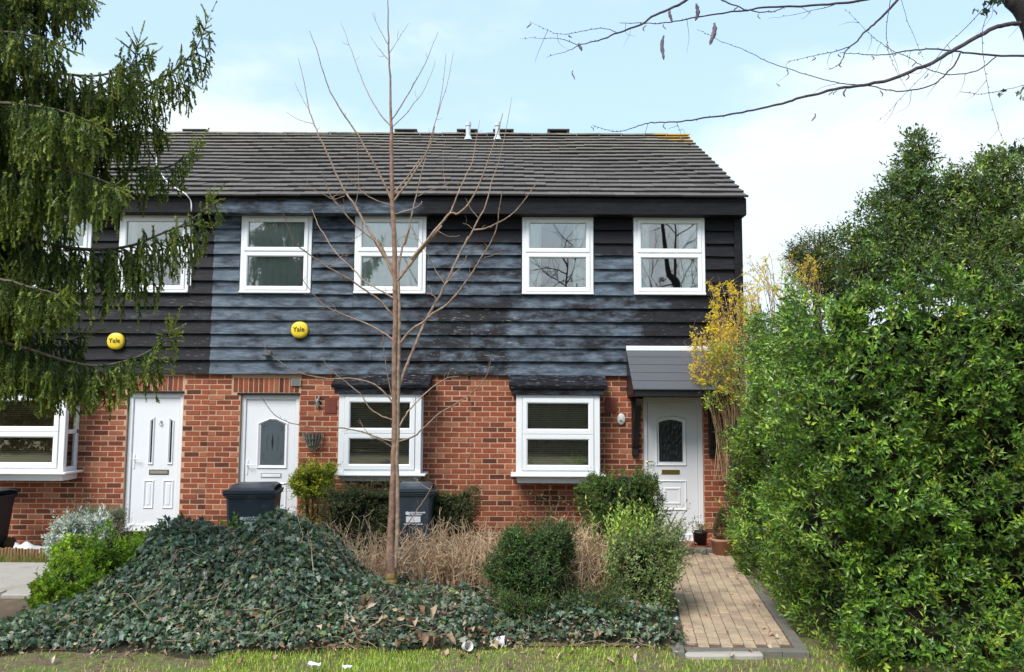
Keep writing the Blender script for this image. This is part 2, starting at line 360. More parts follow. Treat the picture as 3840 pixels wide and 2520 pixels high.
# paving
M_PAVE, t, b = newmat('paving_block')
oi = N(t, 'ShaderNodeObjectInfo'); n1 = noise(t, 50, 5, 0.65); n2 = noise(t, 4, 5, 0.6)
base = ramp(t, oi.outputs['Random'], [(0.0, (0.37, 0.26, 0.175)), (0.3, (0.46, 0.345, 0.235)), (0.6, (0.50, 0.38, 0.24)), (0.85, (0.46, 0.32, 0.225)), (1.0, (0.40, 0.29, 0.20))])
g1 = ramp(t, n1.outputs['Fac'], [(0.3, (0.74,)*3), (0.7, (1.12,)*3)]); g2 = ramp(t, n2.outputs['Fac'], [(0.32, (0.64, 0.66, 0.69)), (0.56, (0.99, 1.0, 1.03))])
t.links.new(mixc(t, 1.0, mixc(t, 1.0, base.outputs[0], g1.outputs[0], 'MULTIPLY'), g2.outputs[0], 'MULTIPLY'), b.inputs['Base Color']); b.inputs['Roughness'].default_value = 0.9
bump(t, b, n1.outputs['Fac'], 0.4, 0.003)
M_EDGE = plain('grey_kerb_block', (0.15, 0.142, 0.12), 0.9, 0.25, 14, bmp=0.4, dirt=((0.13, 0.125, 0.085), 8, 0.50))
M_CONC = plain('concrete', (0.36, 0.33, 0.29), 0.9, 0.15, 7, bmp=0.4, dirt=((0.26, 0.23, 0.19), 3, 0.52))
M_SOIL = plain('soil', (0.115, 0.078, 0.05), 0.95, 0.45, 12, bmp=1.0, dirt=((0.20, 0.15, 0.10), 7, 0.55))
M_NOSE = plain('tile_nose', (0.028, 0.025, 0.023), 0.95, 0.3, 20)  # darkened front edges: mossy dirt plus painted-in shadow between the courses
M_STEPT = plain('red_step_tile', (0.24, 0.075, 0.05), 0.6, 0.2, 9)
M_CANT = plain('grey_felt_slate', (0.085, 0.088, 0.10), 0.6, 0.10, 22, bmp=0.2, dirt=((0.12, 0.12, 0.125), 6, 0.6))

# ================================================================== ground and setting
def ground_sheet():
    xs = np.concatenate([[-150, -60, -25], np.arange(-14, 12.01, 0.5), [25, 60, 150]]); ys = np.concatenate([[-150, -60, -25], np.arange(-14, 12.01, 0.5), [25, 60, 150]])
    X, Y = np.meshgrid(xs, ys, indexing='ij'); wb = Wob(3, 10, 0.2, 0.8)
    Z = 0.012*wb(np.stack([X, Y, 0*X], -1))-0.03
    S = Soup(); n, m_ = X.shape; i = np.arange(n-1)[:, None]*m_; j = np.arange(m_-1)[None]
    S.add(np.stack([X, Y, Z], -1).reshape(-1, 3), np.stack([i+j, i+j+1, i+m_+j+1, i+m_+j], -1).reshape(-1, 4))
    return S
M_GROUND, t, b = newmat('turf_and_soil')
n1 = noise(t, 0.9, 6, 0.6); n2 = noise(t, 22, 6, 0.7); n3 = noise(t, 3.2, 5, 0.65)
gr = ramp(t, n2.outputs['Fac'], [(0.25, (0.055, 0.075, 0.018)), (0.5, (0.12, 0.15, 0.035)), (0.75, (0.22, 0.22, 0.07))])
so = ramp(t, n2.outputs['Fac'], [(0.25, (0.07, 0.045, 0.028)), (0.5, (0.15, 0.10, 0.065)), (0.75, (0.26, 0.19, 0.13))])
mk = ramp(t, n3.outputs['Fac'], [(0.44, (0, 0, 0)), (0.58, (1, 1, 1))])
t.links.new(mixc(t, mk.outputs[0], so.outputs[0], gr.outputs[0]), b.inputs['Base Color']); b.inputs['Roughness'].default_value = 0.95
bump(t, b, n2.outputs['Fac'], 0.8, 0.03)
ground_sheet().obj('ground', M_GROUND, smooth=True, kind='structure')
# planting bed soil
S = Soup(); S.add([(-6.6, -3.2, -0.003), (-4.3, -5.0, -0.003), (1.32, -4.75, -0.003), (1.92, -0.9, -0.003), (1.9, -0.02, -0.003), (-8.3, -0.02, -0.003)], [[0, 1, 2, 3, 4, 5]])
S.obj('planting_bed', M_SOIL, kind='structure')

# block path to the right hand door
PA, PB = np.array([2.10, -0.60]), np.array([1.47, -4.86])     # left edge, far and near
PC, PD = np.array([3.04, -0.60]), np.array([2.37, -4.86])
pdir = unit(PB-PA); plen = np.linalg.norm(PB-PA); pside = np.array([1.0, 0.0])
S = Soup(); z_ = 0.004
q = [PA-(0.13, 0), PB-(0.13, 0), PD+(0.13, 0), PC+(0.13, 0)]
S.add([(a[0], a[1], z_) for a in q]+[(a[0], a[1], -0.06) for a in q], [(0, 1, 2, 3), (0, 1, 5, 4), (1, 2, 6, 5), (2, 3, 7, 6)])
path = S.obj('path', M_SOIL, kind='structure')
S = Soup(); cbox(S, -0.5, 0.5, -0.5, 0.5, -0.5, 0.5, 0.06); paver_me = None
def paver_mesh(lx, ly, lz, nm, mat):
    S = Soup(); cbox(S, -lx/2, lx/2, -ly/2, ly/2, -lz, 0, 0.005); return S.mesh(nm, mat)
PV = paver_mesh(0.094, 0.191, 0.05, 'paving_block', M_PAVE); PE = paver_mesh(0.196, 0.100, 0.06, 'edge_block', M_EDGE)
pang = math.atan2(pdir[0], -pdir[1])
ncol = 9
for ci in range(ncol):
    for ri in range(-1, int(plen/0.2)+2):
        s_ = ri*0.2+0.1+(0.1 if ci % 2 else 0.0); u_ = 0.06+ci*0.1
        if s_ < 0.08 or s_ > plen-0.03: continue
        if s_ > plen-0.1: continue
        o = link('paving_block', PV, path)
        p = PA+pdir*s_+pside*(u_)
        o.location = (p[0], p[1], 0.022+random.gauss(0, 0.0018)); o.rotation_euler = (random.gauss(0, .006), random.gauss(0, .006), pang+random.gauss(0, .008))
for side, base in ((-1, PA-(0.062, 0)), (1, PC+(0.0, 0))):
    for k in range(int(plen/0.2)+1):
        p = base+pdir*(0.1+k*0.2); o = link('edge_block', PE, path); o.location = (p[0]+(0.04 if side > 0 else 0), p[1], 0.010+random.gauss(0, .003)); o.rotation_euler = (0, 0, pang+math.pi/2+random.gauss(0, .015))
for k in range(5):
    o = link('edge_block', PE, path); p = PB+pdir*0.05; o.location = (p[0]+0.1+k*0.2, p[1]+0.0, 0.014+random.gauss(0, .002)); o.rotation_euler = (0, 0, random.gauss(0, .01))
S = Soup(); cbox(S, PB[0]-0.02, PB[0]+0.62, PB[1]-0.17, PB[1]-0.07, -0.1, 0.008, 0.02, jit=0.006); S.obj('path_kerb', M_CONC, kind='structure')

# concrete path at the far left with its kerb
S = Soup()
cbox(S, -9.5, -4.75, -3.05, -1.45, -0.1, 0.02, 0.01); S.obj('concrete_path', M_CONC, kind='structure')
S = Soup()
for k in range(6): cbox(S, -9.4+k*0.8, -8.61+k*0.8, -3.24, -3.06, -0.1, 0.045, 0.02, jit=0.003)
S.obj('path_edging', M_CONC, kind='structure')

# ================================================================== the terrace
XL, XLM, XMR, XR = -10.4, -4.50, -0.63, 3.40
ZB = 2.487                     # top of brickwork / foot of boards
ZLINES = [4.90, 4.67, 4.47, 4.28, 4.08, 3.88, 3.68, 3.485, 3.285, 3.08, 2.885, 2.69, 2.487]
WIN = {'L': [(-7.40, -6.34), (-5.92, -4.86)], 'M': [(-4.09, -3.03), (-2.385, -1.315)], 'R': [(0.125, 1.19), (1.795, 2.86)]}
WZ0, WZ1 = 3.69, 4.885
DOOR = {'L': (-5.71, -4.885, 0.215, 2.20), 'M': (-4.035, -3.165, 0.20, 2.18), 'R': (1.92, 2.80, 0.115, 2.178)}
BAY = {'L': (-7.62, -6.39), 'M': (-2.49, -1.31), 'R': (0.045, 1.24)}
BZ0, BZ1 = 1.075, 2.195
houses = {}
LAB = {'L': 'brick and black boarded house behind the spruce tree, left end of the terrace',
       'M': 'middle terraced house with faded blue-black boards behind the bare young tree',
       'R': 'end terraced house with white door under a grey canopy beside the tall hedge'}
RNGX = {'L': (XL, XLM), 'M': (XLM, XMR), 'R': (XMR, XR)}
for k in 'LMR':
    x0, x1 = RNGX[k]
    houses[k] = thing('terraced_house', ((x0+x1)/2, 3.6, 0), LAB[k], 'house', 'houses of the terrace')

S = Soup(); cbox(S, -0.105, 0.105, -0.005, 0.05, -0.0306, 0.0306, 0.003); BRICK = S.mesh('brick', M_BRICK)
S = Soup(); cbox(S, -0.0306, 0.0306, -0.005, 0.05, -0.105, 0.105, 0.003); SOLD = S.mesh('soldier_brick', M_BRICK)
GA, BL = 0.0762, 0.225

def sub_intervals(x0, x1, cuts):
    iv = [(x0, x1)]
    for a, b_ in cuts:
        nx = []
        for p, q in iv:
            if b_ <= p or a >= q: nx.append((p, q)); continue
            if a > p: nx.append((p, a))
            if b_ < q: nx.append((b_, q))
        iv = nx
    return iv
def wall_panels(S, x0, x1, z0, z1, holes, y0, y1):
    zs = sorted({z0, z1, *[min(max(h[2], z0), z1) for h in holes], *[min(max(h[3], z0), z1) for h in holes]})
    for za, zb in zip(zs[:-1], zs[1:]):
        zm = (za+zb)/2
        for p, q in sub_intervals(x0, x1, [(h[0], h[1]) for h in holes if h[2] < zm < h[3]]): box(S, p, q, y0, y1, za, zb)

def make_house(k):
    H = houses[k]; x0, x1 = RNGX[k]; d = DOOR[k]; by = BAY[k]
    hole_d = (d[0]-0.002, d[1]+0.002, -0.1, d[3]+0.03); hole_b = (by[0]+0.05, by[1]-0.05, BZ0+0.02, BZ1)
    # inner leaf with openings, then the brick skin
    S = Soup(); wall_panels(S, x0+0.002, x1-0.002, -0.2, ZB+0.02, [hole_d, hole_b], 0.0, 0.10)
    wins = [(a+0.03, b_-0.03, WZ0+0.03, WZ1-0.03) for a, b_ in WIN[k]]
    wall = S.obj('wall', M_MORTAR, H)
    S = Soup(); wall_panels(S, x0+0.002, x1-0.002, ZB+0.02, 5.0, wins, 0.02, 0.10)
    # rest of the shell: party walls, back, floors
    box(S, x0+0.002, x0+0.1, 0.10, 7.2, -0.2, 5.0); box(S, x1-0.1, x1-0.002, 0.10, 7.2, -0.2, 5.0)
    box(S, x0+0.1, x1-0.1, 7.0, 7.2, -0.2, 5.0); box(S, x0+0.1, x1-0.1, 0.10, 7.0, 2.35, 2.5); box(S, x0+0.1, x1-0.1, 0.10, 7.0, 4.98, 5.06)
    box(S, x0+0.1, x1-0.1, 0.10, 7.0, -0.1, 0.10); box(S, x0+0.1, x1-0.1, 3.4, 3.5, 0.1, 4.98)
    S.obj('inner_shell', M_ROOM, H)
    if k == 'R':      # gable wall under the roof
        S = Soup(); S.add([(x1-0.001, 0.1, 5.0), (x1-0.001, 7.2, 5.0), (x1-0.001, 3.65, 7.2)], [(0, 1, 2)]); S.obj('gable', M_BOARD, H)
    spots = []
    nrow = int(ZB/GA)
    for r in range(nrow+1):
        zc = ZB-0.04-r*GA
        if zc < -0.04: break
        off = (r % 2)*BL/2; cuts = []
        if zc < d[3]+0.03: cuts.append((d[0]-0.006, d[1]+0.006))
        elif k != 'R' and zc < d[3]+0.27: cuts.append((d[0]-0.14 if k == 'M' else d[0]-0.02, d[1]+0.02))
        if BZ0+0.02 < zc < BZ1-0.02: cuts.append((by[0]+0.045, by[1]-0.045))
        for p, q in sub_intervals(x0+0.004, x1-0.004, cuts):
            n0 = math.floor((p-off)/BL)
            while True:
                a = n0*BL+off; b_ = a+BL-0.013; n0 += 1
                if a > q: break
                aa, bb = max(a, p), min(b_, q)
                if bb-aa > 0.035: spots.append(((aa+bb)/2, zc, bb-aa))
    def score(s):
        v = s[1]
        if s[0] < -7.6: v -= 10
        if by[0] < s[0] < by[1] and s[1] > ZB-0.3: v -= 5
        return -v
    spots.sort(key=score); rest = Soup()
    nsold = 0
    if k != 'R':
        a0 = d[0]-0.12 if k == 'M' else d[0]-0.02
        xx = a0+0.04
        while xx < d[1]+0.0:
            o = link('brick', SOLD, wall); o.location = (xx, 0, d[3]+0.145); o.rotation_euler = (0, random.gauss(0, .006), 0); xx += 0.0755; nsold += 1
    lim = 300-nsold
    for i, (x, z, l) in enumerate(spots):
        if i < lim:
            o = link('brick', BRICK, wall); o.location = (x, random.gauss(0, .0012), z+random.gauss(0, .0012)); o.scale = (l/0.215, 1, 1)
            o.rotation_euler = (random.gauss(0, .004), random.gauss(0, .006), random.gauss(0, .004))
        else:
            cbox(rest, x-l/2, x+l/2, -0.005, 0.03, z-0.0306, z+0.0306, 0.003, c=(random.random(), 0, 0))
    if rest.n: rest.obj('brickwork', M_BRICK, wall, kind='stuff')
for k in 'LMR': make_house(k)

# ---- boards -----------------------------------------------------------------
FADE = []   # (x0,x1,y0,y1,value) in the reduced view
for a in [(470, 560, 515, 880, .95), (560, 735, 680, 880, .82), (730, 825, 500, 690, .62), (735, 900, 690, 880, .62), (900, 1010, 690, 880, .34),
          (985, 1205, 570, 690, .55), (985, 1205, 500, 570, .02), (1010, 1195, 690, 880, .20), (1195, 1330, 690, 880, .60), (1330, 1470, 690, 800, .44), (1330, 1460, 800, 880, .58),
          (1375, 1475, 597, 690, .80), (1375, 1475, 500, 597, .0), (1470, 1540, 690, 760, .18), (1560, 1720, 500, 880, .02), (0, 490, 500, 880, .03),
          (200, 480, 690, 760, .14)]:
    p = V(a[0], a[3], -.03); q_ = V(a[1], a[2], -.03); FADE.append((p[0], q_[0], p[2], q_[2], a[4]))
SCUFF = []
for a in [(1010, 1200, 720, 880, .9), (1195, 1300, 720, 830, .5), (300, 480, 690, 880, .35), (900, 1010, 780, 880, .4), (1300, 1640, 690, 860, .28)]:
    p = V(a[0], a[3], -.03); q_ = V(a[1], a[2], -.03); SCUFF.append((p[0], q_[0], p[2], q_[2], a[4]))
def patch(P, x, z, soft=0.05):
    o_ = 0.0
    for a, b_, c_, d_, v in P:
        fx = min(1, max(0, (x-a)/soft+1))*min(1, max(0, (b_-x)/soft+1)); fz = min(1, max(0, (z-c_)/.06+1))*min(1, max(0, (d_-z)/.06+1))
        o_ = max(o_, v*fx*fz)
    return o_
def board(H, x0, x1, z0, z1, name='board', lap=0.03, yb=-0.062, yt=-0.014):
    n = max(2, int((x1-x0)/0.07)); xs = np.linspace(x0, x1, n+1); S = Soup(); seed = random.random()*10; dv = random.gauss(0, .07)
    wz = 0.0018*np.sin(xs*3.3+seed)+0.0012*np.sin(xs*13+seed*3); wy = 0.003*np.sin(xs*2.1+seed*2)+random.gauss(0, .0015); twist = random.gauss(0, .003)
    rows = [(z1+lap, yt), (z0+(z1-z0)*.5, (yt+yb)/2), (z0+.004, yb), (z0, yb+.004), (z0+.002, yb+.022)]
    v, c = [], []
    for ri, (z, y) in enumerate(rows):
        for i, x in enumerate(xs):
            zz = z+(wz[i] if ri >= 2 else wz[i]*.3)+(x-x0)/(x1-x0)*twist
            v.append((x, y+wy[i], zz)); zq = min(max(zz, z0+.02), z1-.02)
            f_ = patch(FADE, x, zq, .22 if x0 > XLM-.01 else .03) if x0 > XLM-.01 else (.14 if -6.6 < x < -4.5 and 3.28 < zq < 3.6 else .02); c.append((max(0, f_*.92+(dv if f_ > .1 else 0)), patch(SCUFF, x, zq, .2), 0))
    m_ = n+1; f = [(r*m_+i, r*m_+i+1, (r+1)*m_+i+1, (r+1)*m_+i) for r in range(4) for i in range(n)]
    S.add(v, f, c); S.add([v[r*m_] for r in range(5)], [[0, 1, 2, 3, 4]], c[0]); S.add([v[r*m_+n] for r in range(5)], [[0, 1, 2, 3, 4]], c[n])
    return S.obj(name, M_BOARD, H)
JOINTS = {6: [-0.2, -3.2], 7: [1.73, -2.4], 8: [-1.1, 2.1], 9: [-1.25, 1.95, -5.4], 10: [-3.5, 0.62], 11: [-2.1, -1.1, -6.2], 12: [-0.5, -6.0]}
for k in 'LMR':
    x0, x1 = RNGX[k]; H = houses[k]; xe = x1-(0.10 if k == 'R' else 0.0)
    for ci in range(12):
        zt, zb = ZLINES[ci], ZLINES[ci+1]; cuts = []
        if zt > WZ0+.03: cuts = [(a-0.012, b_+0.012) for a, b_ in WIN[k]]
        if k == 'R' and zb < 2.86: xe_ = xe
        for p, q in sub_intervals(x0, xe, cuts):
            js = [p]+[j for j in sorted(JOINTS.get(ci+1, [])) if p+.2 < j < q-.2]+[q]
            for a, b_ in zip(js[:-1], js[1:]): board(H, a+(.002 if a > p else 0), b_-.002, zb, zt+0.0)
    # eaves: fascia board and soffit
    S = Soup()
    n = 40; xs = np.linspace(x0, x1+(.03 if k == 'R' else 0), n+1); v, c = [], []
    for z, y in ((5.105, -.27), (4.99, -.272), (4.862, -.268), (4.858, -.25), (4.862, -.03)):
        for x in xs:
            f_ = .62 if k == 'M' and -4.5 < x < -1.45 and z < 5.02 else (.25 if k == 'M' and z < 5.0 and x < -1.4 else .02)
            v.append((x, y, z)); c.append((f_, .05, 0))
    S.add(v, [(r*(n+1)+i, r*(n+1)+i+1, (r+1)*(n+1)+i+1, (r+1)*(n+1)+i) for r in range(4) for i in range(n)], c)
    if k == 'R': S.add([(x1+.03, -.27, 5.105), (x1+.03, -.268, 4.862), (x1+.03, .0, 4.862), (x1+.03, .15, 5.3)], [(0, 1, 2, 3)], (.02, 0, 0))
    S.obj('fascia', M_BOARD, H)
S = Soup(); cbox(S, XR-.10, XR+.012, -.055, .04, 2.45, 4.86, .006, c=(.02, .0, 0)); cbox(S, XR+.012, XR+.03, -.04, 7.2, 2.45, 4.95, .004, c=(.02, 0, 0)); S.obj('corner_board', M_BOARD, houses['R'])

# ---- roof -------------------------------------------------------------------
EY, EZ, RY, RZ = -0.33, 5.075, 3.62, 7.365
sl = np.array([RY-EY, RZ-EZ]); SLEN = np.linalg.norm(sl); sl /= SLEN; RANG = math.atan2(sl[1], sl[0])
NROW = 17; GAU = SLEN/NROW; TW = 0.33
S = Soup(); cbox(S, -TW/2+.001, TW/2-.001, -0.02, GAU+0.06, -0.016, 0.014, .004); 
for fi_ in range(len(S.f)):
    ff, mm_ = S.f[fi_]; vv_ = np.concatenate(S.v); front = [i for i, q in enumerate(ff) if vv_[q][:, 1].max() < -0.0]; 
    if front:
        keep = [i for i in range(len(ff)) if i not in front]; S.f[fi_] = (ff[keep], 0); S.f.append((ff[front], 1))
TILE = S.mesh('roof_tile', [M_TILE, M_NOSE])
sag = Wob(21, 8, 0.12, 0.5)
roofs = {}
for k in 'LMR':
    x0, x1 = RNGX[k]; S = Soup(); xr = x1+(.02 if k == 'R' else 0)
    S.add([(x0, EY+.05, EZ-.012), (xr, EY+.05, EZ-.012), (xr, RY, RZ-.035), (x0, RY, RZ-.035), (x0, 2*RY-EY, EZ-.012), (xr, 2*RY-EY, EZ-.012)], [(0, 1, 2, 3), (3, 2, 5, 4)])
    roofs[k] = S.obj('roof', M_TILE, houses[k])
ntile = 0
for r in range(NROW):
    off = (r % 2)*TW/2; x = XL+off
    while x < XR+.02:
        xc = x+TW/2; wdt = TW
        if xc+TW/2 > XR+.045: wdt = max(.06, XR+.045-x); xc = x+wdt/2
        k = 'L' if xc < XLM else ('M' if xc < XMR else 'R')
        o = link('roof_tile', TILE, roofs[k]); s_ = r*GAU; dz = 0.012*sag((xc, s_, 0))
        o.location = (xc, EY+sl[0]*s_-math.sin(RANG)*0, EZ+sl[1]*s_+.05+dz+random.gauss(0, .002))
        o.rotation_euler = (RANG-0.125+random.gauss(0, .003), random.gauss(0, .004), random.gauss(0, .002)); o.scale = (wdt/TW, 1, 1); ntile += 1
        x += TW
S = Soup(); n = 8; a = np.linspace(-0.2, math.pi+.2, n)
v = [(x, math.cos(t_)*.11, math.sin(t_)*.045-.01) for x in (-.222, .222) for t_ in a]; S.add(v, [(i, i+1, n+i+1, n+i) for i in range(n-1)]); RIDGE = S.mesh('ridge_tile', M_TILE)
x = XL+.22
while x < XR+.05:
    k = 'L' if x < XLM else ('M' if x < XMR else 'R'); o = link('ridge_tile', RIDGE, roofs[k]); o.location = (x, RY, RZ+.035+random.gauss(0, .004)); o.rotation_euler = (0, random.gauss(0, .008), 0); x += .448
# ridge vents and pipes
M_VENT = plain('vent_clay', (0.07, 0.055, 0.045), 0.9, .2)
M_PIPE = plain('pale_pipe', (0.55, 0.62, 0.64), 0.5, .05)
for xa, xb, k in ((427, 483, 'M'), (918, 970, 'M'), (1062, 1110, 'M'), (1146, 1194, 'R'), (1272, 1323, 'R')):
    p = V(xa, 316, 3.75); q = V(xb, 308, 3.75); S = Soup(); zt = max(q[2], RZ+.1); ym = 3.78
    box(S, p[0], q[0], ym-.11, ym-.09, RZ-.1, RZ+.045); box(S, p[0], q[0], ym-.12, ym+.12, zt+.02, zt+.045)
    for xx in (p[0], q[0]-.05): box(S, xx, xx+.05, ym-.10, ym+.10, RZ-.1, zt+.02)
    box(S, p[0], q[0], ym+.08, ym+.10, RZ-.1, zt+.02); S.obj('ridge_vent', M_VENT, roofs[k])
for xa, k in ((1088, 'M'), (1156, 'R')):
    p = V(xa, 334, 3.25); S = Soup(); yb_ = 3.25; zb_ = EZ+(yb_-EY)*sl[1]/sl[0]
    tube(S, [(p[0], yb_, zb_-.05), (p[0], yb_, zb_+.34)], .045, 12); tube(S, [(p[0], yb_, zb_+.02), (p[0], yb_, zb_+.1)], [.085, .05], 12)
    tube(S, [(p[0], yb_, zb_+.30), (p[0], yb_, zb_+.37)], .058, 12); S.obj('vent_pipe', M_PIPE, roofs[k], smooth=False)

# ---- windows ----------------------------------------------------------------
def pane(parent, x0, x1, z0, z1, y, mat=None, axis='y'):
    S = Soup(); box(S, x0, x1, y, y+.006, z0, z1) if axis == 'y' else box(S, y, y+.006, x0, x1, z0, z1)
    return S.obj('pane', mat or M_GLASS, parent)
def window(H, x0, x1, z0, z1, yf, curtain=None, cy=.075):
    S = Soup(); zt = z0+(z1-z0)*.525
    poly_sweep(S, rect(x0, x1, z0, z1), [(0, yf+.09), (0, yf+.004), (.004, yf), (.052, yf), (.056, yf+.012), (.056, yf+.09)])
    cbox(S, x0+.05, x1-.05, yf+.003, yf+.07, zt-.016, zt+.016, .003)
    cbox(S, x0-.004, x1+.004, yf-.03, yf+.05, z0-.0, z0+.035, .008)
    f = S.obj('window', M_UPVC, H)
    for za, zb in ((z0+.05, zt-.012), (zt+.012, z1-.053)):
        S = Soup(); g = .059
        poly_sweep(S, rect(x0+.053, x1-.053, za, zb), [(0, yf+.05), (0, yf-.012), (.005, yf-.017), (g-.014, yf-.017), (g, yf-.004), (g, yf+.05)])
        S.obj('sash', M_UPVC, f); S = Soup()
        poly_sweep(S, rect(x0+.053+g, x1-.053-g, za+g, zb-g), [(-.003, yf+.0), (.004, yf+.001), (.004, yf+.02)]); S.obj('seal', M_GRAP, f)
        pane(f, x0+.053+g-.004, x1-.053-g+.004, za+g-.004, zb-g+.004, yf+.012)
    if curtain:
        for a, b_, amp in curtain:
            n = 90; xs = np.linspace(x0+(x1-x0)*a, x0+(x1-x0)*b_, n); ys = yf+cy+amp*(np.sin(xs*62+x0*9)+.5*np.sin(xs*27+1)); S = Soup()
            S.add([(x, y, z) for z in (z0+.02, z1) for x, y in zip(xs, ys)], [(i, i+1, n+i+1, n+i) for i in range(n-1)]); S.obj('curtain', M_CURT, f, smooth=True)
    return f
window(houses['L'], *WIN['L'][0], WZ0, WZ1, -.06, [(.0, .3, .02), (.75, 1, .02)])
window(houses['L'], *WIN['L'][1], WZ0, WZ1, -.06, [(.0, .22, .02)])
window(houses['M'], *WIN['M'][0], WZ0, WZ1, -.06, [(.0, 1, .014)], .085)
window(houses['M'], *WIN['M'][1], WZ0, WZ1, -.06, [(.0, 1, .008)], .05)
window(houses['R'], *WIN['R'][0], WZ0, WZ1, -.06, [(.0, .27, .018), (.72, 1, .018)])
window(houses['R'], *WIN['R'][1], WZ0, WZ1, -.06, [(.0, .22, .018), (.66, 1, .018)])

# ---- bay windows ------------------------------------------------------------
def bay(k, slat_mat, ornaments=False):
    H = houses[k]; x0, x1 = BAY[k]; yf = -.40; z0, z1 = BZ0, BZ1; S = Soup(); zt = z0+(z1-z0)*.50; px = .085
    # posts, head and bottom rail
    for a in (x0, x1-px): cbox(S, a, a+px, yf, yf+px, z0, z1, .006)
    cbox(S, x0+px, x1-px, yf+.006, yf+px, z1-.045, z1, .004); cbox(S, x0+px, x1-px, yf+.006, yf+px, z0, z0+.05, .004)
    for a in (x0+.006, x1-px+.006-.012):
        cbox(S, a, a+px-.006, yf+px, -.02, z1-.06, z1, .004); cbox(S, a, a+px-.006, yf+px, -.02, z0, z0+.06, .004); cbox(S, a, a+px-.006, -.07, -.012, z0+.06, z1-.06, .004)
        cbox(S, a, a+px-.006, yf+px, -.02, zt-.03, zt+.03, .004)
    f = S.obj('bay_window', M_UPVC, H)
    sx0, sx1 = x0+px+.004, x1-px-.004
    for za, zb in ((z0+.052, zt-.002), (zt+.002, z1-.047)):
        S = Soup(); g = .075
        poly_sweep(S, rect(sx0, sx1, za, zb), [(0, yf+.06), (0, yf-.008), (.005, yf-.013), (g-.016, yf-.013), (g, yf+.0), (g, yf+.06)]); S.obj('sash', M_UPVC, f)
        S = Soup(); poly_sweep(S, rect(sx0+g, sx1-g, za+g, zb-g), [(-.003, yf+.004), (.004, yf+.005), (.004, yf+.025)]); S.obj('seal', M_GRAP, f)
        pane(f, sx0+g-.004, sx1-g+.004, za+g-.004, zb-g+.004, yf+.018)
        for a in (x0+.035, x1-.045): pane(f, yf+px-.002, -.068, za+.002, zb, a, axis='x')
    # sill and apron
    S = Soup(); cbox(S, x0-.075, x1+.075, yf-.075, .0, z0-.038, z0-.002, .010); S.obj('sill', M_UPVC, f)
    S = Soup(); q = [(x0+.0, yf+.0), (x1-.0, yf+.0), (x1+.0, -.015), (x0-.0, -.015)]
    if k == 'M': S.add([(x, y+.06, z0-.04) for x, y in q]+[(x*.0+(x0+.05 if i in (0, 3) else x1-.05), y+.09, z0-.12) for i, (x, y) in enumerate(q)], [(0, 1, 5, 4), (1, 2, 6, 5), (3, 0, 4, 7), (4, 5, 6, 7)])
    else: S.add([(x, y+.0, z0-.04) for x, y in q]+[((x0+.02 if i in (0, 3) else x1-.02), y+.03, z0-.13) for i, (x, y) in enumerate(q)], [(0, 1, 5, 4), (1, 2, 6, 5), (3, 0, 4, 7), (4, 5, 6, 7)])
    S.obj('apron', M_UPVC, f)
    # dark boarded hood
    S = Soup(); ex = .055
    def frus(za, ya, xa, zb, yb, xb, c):
        S.add([(x0-xa, 0.0, za), (x0-xa, ya, za), (x1+xa, ya, za), (x1+xa, 0.0, za), (x0-xb, 0.0, zb), (x0-xb, yb, zb), (x1+xb, yb, zb), (x1+xb, 0.0, zb)],
              [(0, 1, 5, 4), (1, 2, 6, 5), (2, 3, 7, 6), (0, 1, 2, 3), (4, 5, 6, 7)], c)
    frus(z1+.002, yf-.04, ex, z1+.085, yf-.05, ex+.01, (.22, .1, 0))
    frus(z1+.090, yf-.075, ex+.045, z1+.132, yf-.085, ex+.05, (.05, .7, 0))
    frus(z1+.134, yf-.085, ex+.05, ZB+.01, -.03, ex+.06, (.10, .9, 0))
    S.obj('hood', M_BOARD, f)
    # blind
    S = Soup(); zz = z0+.06
    while zz < z1-.04:
        S.add([(x0+.1, yf+.075, zz), (x1-.1, yf+.075, zz), (x1-.1, yf+.095, zz+.016 if k != 'L' else zz+.018), (x0+.1, yf+.095, zz+.016 if k != 'L' else zz+.014)], [(0, 1, 2, 3)])
        zz += .026 if k != 'L' else .03
    for xx in (x0+.22, (x0+x1)/2, x1-.22): tube(S, [(xx, yf+.068, z0+.06), (xx, yf+.068, z1-.05)], .002, 4)
    S.obj('blind', slat_mat, f)
    # inner window board
    S = Soup(); box(S, x0+.09, x1-.09, yf+.09, .35, z0+.005, z0+.03); S.obj('window_board', M_UPVC, f)
    return f
M_SLATL = plain('wooden_slat', (0.66, 0.40, 0.17), 0.5, .15)
bay('L', M_SLATL); bay('M', M_SLAT); bay('R', M_SLAT)
# white bowl and glasses on the left bay's board
p = V(62, 1062, -.30)
t_ = thing('plant_bowl', (-6.99, -.20, BZ0+.03), 'small white bowl with a twiggy plant inside the left bay window', 'bowl'); S = Soup(); lathe(S, [(.04, BZ0+.03), (.07, BZ0+.06), (.085, BZ0+.10), (.075, BZ0+.10), (.06, BZ0+.07)], -6.99, -.20, 18); S.obj('bowl', M_UPVC, t_, smooth=True)
S = Soup()
for k_ in range(9):
    a = random.uniform(-1.2, 1.2); l_ = random.uniform(.1, .28); tube(S, spline([(-6.99, -.2, BZ0+.08), (-6.99+.4*l_*math.sin(a), -.2, BZ0+.08+.6*l_), (-6.99+l_*math.sin(a), -.2+random.uniform(-.02, .03), BZ0+.10+l_*math.cos(a)*.8)], 3), .003, 4, (.05, .05, .02))
S.obj('twigs', M_BARK, t_)

